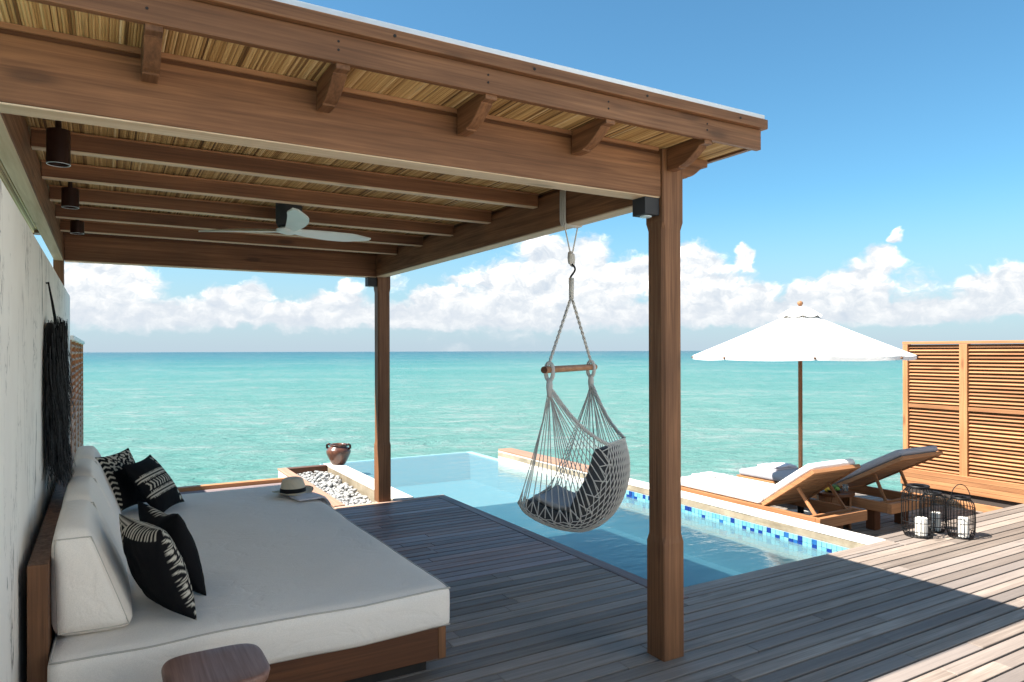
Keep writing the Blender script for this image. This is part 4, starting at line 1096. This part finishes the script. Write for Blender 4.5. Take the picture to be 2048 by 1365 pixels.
# ------------------------------------------------------------------ umbrella
UX, UY = 6.565, 5.005
um = thing('patio_umbrella', 'large white patio umbrella on a teak pole between the loungers', 'umbrella', (UX, UY, LZ))
RIMZ, RR, TOPZ = 1.535 - LZ, 1.135, 1.975 - LZ
a0 = math.atan2(-math.sin(R(16))*fwd.y + math.cos(R(16))*rgt.y, -math.sin(R(16))*fwd.x + math.cos(R(16))*rgt.x)
def canopy(r0, r1, z0, z1, sagk, nrib=8, nr=10, na=6, crown=False, thick=.004):
    mb = MB(); NA = nrib*na
    for lay in (0, 1):
        for i in range(nr + 1):
            s_ = i/nr; r_ = r0 + (r1 - r0)*s_
            for k in range(NA):
                a = a0 + 2*math.pi*k/NA; f_ = (k % na)/na
                sg = math.sin(math.pi*f_)
                rr = r_*(1 - (1 - math.cos(math.pi/nrib))*sg*.95*(1 - (0 if s_ else 0)))
                z = z0 + (z1 - z0)*(s_**(1.0 if not crown else 1.7)) - sagk*sg*s_*(1 - .35*s_) - .006*math.sin(math.pi*s_)
                mb.v.append((rr*math.cos(a), rr*math.sin(a), z - lay*thick)); mb.tone.append(0)
    M = (nr + 1)*NA
    for lay in (0, 1):
        for i in range(nr):
            for k in range(NA):
                a = lay*M + i*NA + k; b_ = lay*M + i*NA + (k + 1) % NA
                q = (a, a + NA, b_ + NA, b_); mb.f.append(q if lay == 0 else q[::-1])
    for k in range(NA):
        for i in (0, nr):
            a, b_ = i*NA + k, i*NA + (k + 1) % NA; mb.f.append((a, b_, M + b_, M + a))
    return mb
canopy(.15, RR, TOPZ, RIMZ + .012, .015).build('canopy', 'canopy', um, smooth=True)
canopy(.02, .225, TOPZ + .108, TOPZ + .005, .035, nr=6, crown=True).build('vent_cap', 'canopy', um, smooth=True)
vl = MB(); NA = 48
for lay in (0, 1):
    for z in (0, 1):
        for k in range(NA):
            a = a0 + 2*math.pi*k/NA; f_ = (k % 6)/6; rr = (RR + .001)*(1 - (1 - math.cos(math.pi/8))*math.sin(math.pi*f_)*.95) - lay*.003
            vl.v.append((rr*math.cos(a), rr*math.sin(a), RIMZ + .012 - z*.040 - .010*math.sin(math.pi*f_))); vl.tone.append(0)
for k in range(NA):
    k2 = (k + 1) % NA; vl.f += [(k, k2, NA + k2, NA + k), (2*NA + k, 3*NA + k, 3*NA + k2, 2*NA + k2), (NA + k, NA + k2, 3*NA + k2, 3*NA + k)]
vl.build('valance', 'canopy', um, smooth=True)
for k in range(8):
    a = a0 + 2*math.pi*k/8; c_, s_ = math.cos(a), math.sin(a)
    MB().bar((.03*c_, .03*s_, TOPZ - .045), (RR*.985*c_, RR*.985*s_, RIMZ - .014), .018, .022).build('rib', 'honey_X', um, bevel=.002, seg=1)
    MB().bar((.05*c_, .05*s_, RIMZ + .05), (.62*RR*c_, .62*RR*s_, RIMZ + .165), .014, .018).build('stretcher', 'honey_X', um)
    MB().tube([(RR*.985*c_, RR*.985*s_, RIMZ - .002), (RR*1.012*c_, RR*1.012*s_, RIMZ - .010)], .010, 8).build('rib_tip', 'teak_X', um)
MB().lathe([(.022, .47), (.022, TOPZ + .11)], n=20).build('pole', 'teak_Z', um, smooth=True)
MB().lathe([(.0, TOPZ + .112), (.016, TOPZ + .112), (.030, TOPZ + .135), (.026, TOPZ + .155), (.001, TOPZ + .168)], n=20).build('finial', 'honey_Z', um, smooth='all')
MB().lathe([(.060, RIMZ + .02), (.060, RIMZ + .08), (.03, RIMZ + .09)], n=20).build('runner_hub', 'teak_Z', um, smooth=True)
MB().lathe([(.034, .10), (.034, .46), (.028, .49)], n=20).build('base_sleeve', 'black_metal', um, smooth=True)
MB().lathe([(.235, .002), (.245, .02), (.24, .085), (.20, .12), (.05, .13), (.04, .135)], n=40).build('base_block', 'pale_stone', um, smooth=True)

# ------------------------------------------------------------------ lanterns and candles
def lantern(cx, cy, r, h, label, handle, rz):
    t_ = thing('wire_lantern', label, 'lantern', (cx, cy, .002), rz, group='black wire lanterns on the deck')
    nb = 26; zs = [0, .012, .05, .12, h*.5, h*.78, h*.90, h*.96, h]
    rs_ = [.80, .86, .97, 1.0, 1.0, .98, .90, .74, .62]
    wires = MB()
    for k in range(nb):
        a = 2*math.pi*k/nb
        w_ = MB().tube([(r*q*math.cos(a), r*q*math.sin(a), z + .004) for q, z in zip(rs_, zs)], .0026, 5)
        w_.build('wire', 'black_metal', t_)
    for q, z, rad in ((.80, .006, .006), (.97, .052, .0035), (1.0, .13, .003), (.98, h*.78, .003), (.62, h + .004, .006)):
        MB().ring((0, 0, z), r*q, rad, 32, 6).build('hoop', 'black_metal', t_)
    MB().lathe([(.001, .001), (r*.78, .001), (r*.78, .008), (.001, .008)], n=32).build('base_plate', 'black_metal', t_)
    MB().lathe([(r*.42, h + .008), (r*.66, h + .004), (r*.70, h + .014), (r*.66, h + .022), (r*.42, h + .016), (r*.42, h + .008)], n=32).build('top_collar', 'black_metal', t_, smooth=True)
    if handle:
        n_ = 18; MB().tube([(r*.72*math.cos(math.pi*i/n_), 0, h - .01 + .135*math.sin(math.pi*i/n_)) for i in range(n_ + 1)], .0035, 6).build('handle', 'black_metal', t_, smooth='all')
    else:
        n_ = 18; MB().tube([(r*.78*math.cos(math.pi*i/n_), r*.75*math.sin(math.pi*i/n_), h*.93) for i in range(n_ + 1)], .0035, 6).build('handle', 'black_metal', t_, smooth='all')
    return t_
def candle(cx, cy, r, h, label):
    t_ = thing('pillar_candle', label, 'candle', (cx, cy, .0115), group='white pillar candles inside the lanterns')
    MB().lathe([(.001, 0), (r, 0), (r*1.01, h*.5), (r, h - .006), (r*.95, h), (r*.7, h - .008), (.001, h - .012)], n=28).build('wax', 'candle', t_, smooth=True)
    MB().tube([(0, 0, h - .014), (.001, .001, h + .010)], .0018, 5).build('wick', 'wick', t_)
lantern(6.065, 3.445, .128, .415, 'squat black wire lantern on the left, its handle folded down', False, R(10))
candle(6.085, 3.43, .048, .145, 'white pillar candle inside the left wire lantern')
lantern(6.33, 3.235, .108, .325, 'black wire lantern on the right with its round handle raised', True, R(-40))
candle(6.335, 3.215, .042, .16, 'white pillar candle inside the front right wire lantern')
lantern(6.345, 3.475, .105, .32, 'black wire lantern standing behind the right one', False, R(60))
candle(6.35, 3.455, .042, .155, 'white pillar candle inside the lantern at the back')

# ------------------------------------------------------------------ hanging chair
C0 = Vector((2.545, 3.613, 0)); bdir = Vector((.84, .542, 0)).normalized(); edir = Vector((-.542, .84, 0)).normalized()
hc = thing('hanging_chair', 'macrame rope hanging chair slung from the side beam over the pool edge', 'hanging chair')
PRO = [(.32, .625), (.27, .57), (.16, .52), (.02, .492), (-.12, .50), (-.23, .57), (-.305, .685), (-.345, .82), (-.342, .95), (-.31, 1.055)]
def prof_at(s_):
    x = s_*(len(PRO) - 1); i = min(int(x), len(PRO) - 2); f_ = x - i
    p0 = PRO[max(0, i - 1)]; p1 = PRO[i]; p2 = PRO[i + 1]; p3 = PRO[min(len(PRO) - 1, i + 2)]
    def cr1(a, b_, c, d): return .5*((2*b_) + (-a + c)*f_ + (2*a - 5*b_ + 4*c - d)*f_*f_ + (-a + 3*b_ - 3*c + d)*f_**3)
    return cr1(p0[0], p1[0], p2[0], p3[0]), cr1(p0[1], p1[1], p2[1], p3[1])
def surf(s_, t_, off=0.0):
    a, z = prof_at(s_); a2, z2 = prof_at(min(1, s_ + .01)); a1, z1_ = prof_at(max(0, s_ - .01))
    tx, tz = a2 - a1, z2 - z1_; ln = math.hypot(tx, tz) or 1; nx, nz = tz/ln, -tx/ln      # points to the sitter
    if nx*.0 + nz*1.0 < 0 and s_ < .4: nx, nz = -nx, -nz
    wdt = .262 - .26*max(0, s_ - .66) - .10*max(0, .12 - s_)
    lift = .10*abs(t_)**2.4*(1 - .75*max(0, (s_ - .68)/.32))
    base = C0 + bdir*(wdt*t_*(1 - .06*t_*t_)) + edir*(a + nx*(off + lift)) + Vector((0, 0, z + nz*(off + lift)))
    return base
# rope net body
NSG, NTG = 26, 16
net = MB()
def tube_s(mbx, a, b_, r=.0029, slack=.0):
    a = Vector(a); b_ = Vector(b_); mbx.tube([a, (a + b_)/2 + Vector((0, 0, -slack)), b_], r, 5, cap=False)
def node(i, j): return surf(max(0, min(1, i/NSG)), max(-1, min(1, -1 + 2*(j + (.5 if i % 2 else 0))/NTG)), -.008)
for i in range(NSG):
    for j in range(NTG + 1):
        if i % 2 == 0:
            if j <= NTG: tube_s(net, node(i, j), node(i + 1, j))
            if j > 0: tube_s(net, node(i, j), node(i + 1, j - 1))
        else:
            if j <= NTG - 1:
                tube_s(net, node(i, j), node(i + 1, j)); tube_s(net, node(i, j), node(i + 1, j + 1))
for i in range(0, NSG + 1):
    for j in range(NTG + 1):
        c_ = node(i, j); net.lathe([(.0005, -.0045), (.0046, 0), (.0005, .0045)], tuple(c_), 6)
net.build('net_body', 'rope', hc, smooth='all', recalc=False)
# straps and fans of cord at both sides
BARZ = 1.492
for sd in (-1, 1):
    sp = C0 + bdir*(sd*.345) + Vector((0, 0, BARZ))
    gather = sp + Vector((0, 0, -.10))
    MB().tube([sp + edir*.024*math.cos(a) + Vector((0, 0, -.012 + .052*math.sin(a))) for a in [2*math.pi*k/16 for k in range(16)]], .012, 8, closed=True).build('bar_loop', 'rope', hc, smooth='all')
    MB().tube([sp + Vector((0, 0, -.055)), gather, gather + Vector((0, 0, -.06))], [.016, .020, .013], 8).build('gathered_knot', 'rope', hc, smooth='all')
    fanm = MB(); NF = 21
    for k in range(NF):
        s_ = .0 + .92*k/(NF - 1)
        e0 = surf(s_, sd*1.0, -.008)
        top_ = gather + Vector((rnd.uniform(-.008, .008), rnd.uniform(-.008, .008), -.03))
        midp = (top_*.4 + e0*.6) + Vector((0, 0, -.012))
        fanm.tube([top_, midp, e0], .0031, 5, cap=False)
        if k % 2 == 0:
            e1 = surf(min(1, s_ + .05), sd*.86, -.008); fanm.tube([midp*.25 + e0*.75, e1], .0033, 5, cap=False)
            e2 = surf(max(0, s_ - .05), sd*.86, -.008); fanm.tube([midp*.25 + e0*.75, e2], .0033, 5, cap=False)
    fanm.build('cord_fan', 'rope', hc, smooth='all', recalc=False)
    br_ = MB()
    e0 = surf(1.0, sd*.98, -.004)
    for ph in (0, 2.1, 4.2):
        pp = []
        for k in range(25):
            f_ = k/24; base = gather*(1 - f_) + e0*f_ + Vector((0, 0, -.05*math.sin(math.pi*f_)))
            pp.append(base + edir*.008*math.cos(ph + f_*36) + Vector((0, 0, .008*math.sin(ph + f_*36))))
        br_.tube(pp, .0065, 6, cap=False)
    br_.build('edge_braid', 'rope', hc, smooth='all', recalc=False)
    # ropes from bar to hook
    rp = MB(); top_ = C0 + Vector((0, 0, 1.935)) + bdir*(sd*.008)
    for ph in (0, math.pi):
        pp = []
        for k in range(25):
            f_ = k/24; base = (sp + Vector((0, 0, .04)))*(1 - f_) + top_*f_
            pp.append(base + edir*.0055*math.cos(ph + f_*40) + bdir*.0055*math.sin(ph + f_*40))
        rp.tube(pp, .0062, 6)
    rp.build('suspension_rope', 'rope', hc, smooth='all')
tr_ = MB()
for i in range(1):
    pass
pp = [surf(1.0, -1 + 2*k/20, -.004) for k in range(21)]; MB().tube(pp, .0055, 7).build('top_edge_rope', 'rope', hc, smooth='all')
pp = [surf(0.0, -1 + 2*k/20, -.004) for k in range(21)]; MB().tube(pp, .008, 7).build('front_edge_rope', 'rope', hc, smooth='all')
MB().tube([C0 - bdir*.42 + Vector((0, 0, BARZ)), C0 + bdir*.42 + Vector((0, 0, BARZ))], .0205, 14).build('spreader_bar', 'honey_X', hc, smooth=True)
MB().tube([C0 - bdir*.4205 + Vector((0, 0, BARZ)), C0 - bdir*.4225 + Vector((0, 0, BARZ))], .0205, 14).build('bar_end_cap', 'redwood_Z', hc)
MB().tube([C0 + Vector((0, 0, 1.93)), C0 + Vector((0, 0, 2.06))], [.015, .017], 8).build('top_loop', 'rope', hc, smooth='all')
MB().tube([C0 + Vector((.012*math.sin(a*3.1)*1.2, 0, 2.03 + .12*a)) + edir*.016*math.sin(a*6.28) for a in [k/14 for k in range(15)]], .0065, 8).build('hook', 'black_metal', hc, smooth='all')
BC = Vector((PX0 + .06, C0.y, 0))
for q, (ox, oz) in enumerate(((-.014, 2.185), (.016, 2.175))):
    c_ = C0 + bdir*ox + Vector((0, 0, oz))
    MB().lathe([(.001, -.045), (.014, -.035), (.019, 0), (.015, .035), (.001, .045)], tuple(c_), 10).build('knot', 'rope', hc, smooth='all')
for q, (dx, dy) in enumerate(((-.062, -.015), (.062, .02))):
    MB().tube([C0 + bdir*(-.014 if q == 0 else .016) + Vector((0, 0, 2.21)), BC + Vector((dx, dy, BZ0 - .012))], .0042, 6).build('hanging_line', 'rope_pale', hc)
sx0, sx1 = PX0 - .002, PX1 - .012
for q, dy in enumerate((-.022, .0, .022)):
    yv = C0.y + dy
    MB().tube([(sx0 - .002, yv, BZ1 - .005), (sx0 - .003, yv, BZ0 + .02), (sx0 + .004, yv, BZ0 - .006), (sx1 - .004, yv + .008, BZ0 - .006), (sx1 + .003, yv + .008, BZ0 + .02), (sx1 + .003, yv + .008, BZ1 - .005)], .0075, 7).build('beam_wrap', 'rope_pale', hc, smooth='all')
# its two cushions
def bent_cushion(name, label, s0, s1, t0, off0, off1, m_):
    mb = MB(); n1, n2 = 22, 18
    for lay in (0, 1):
        for i in range(n1 + 1):
            for j in range(n2 + 1):
                u = -1 + 2*i/n1; v = -1 + 2*j/n2
                th_ = max(0, 1 - u**4)**.5*max(0, 1 - v**4)**.5
                mid_ = (off0 + off1)/2; o_ = mid_ + (off1 - off0)/2*th_*(1 if lay else -1)
                mb.v.append(tuple(surf(s0 + (s1 - s0)*(u + 1)/2, v*t0, o_ + .004*mnoise.noise(Vector((u*3, v*3, lay)))))); mb.tone.append(0)
    M = (n1 + 1)*(n2 + 1)
    for lay in (0, 1):
        for i in range(n1):
            for j in range(n2):
                a = lay*M + i*(n2 + 1) + j; q = (a, a + n2 + 1, a + n2 + 2, a + 1); mb.f.append(q if lay else q[::-1])
    o = mb.build(name, m_, smooth='all', recalc=False)
    bm = bmesh.new(); bm.from_mesh(o.data); bmesh.ops.remove_doubles(bm, verts=bm.verts, dist=.001); bmesh.ops.recalc_face_normals(bm, faces=bm.faces); bm.to_mesh(o.data); bm.free()
    return tag(o, label, 'cushion')
bent_cushion('seat_cushion', 'charcoal seat cushion lying in the hanging rope chair', .02, .56, .82, .004, .105, 'charcoal')
bent_cushion('back_pillow', 'charcoal back cushion leaning upright in the hanging rope chair', .47, .99, .95, .002, .165, 'charcoal')
bent_cushion('seat_pad', 'thin light grey pad on top of the seat in the rope chair', .05, .42, .72, .107, .15, 'cushion_grey')
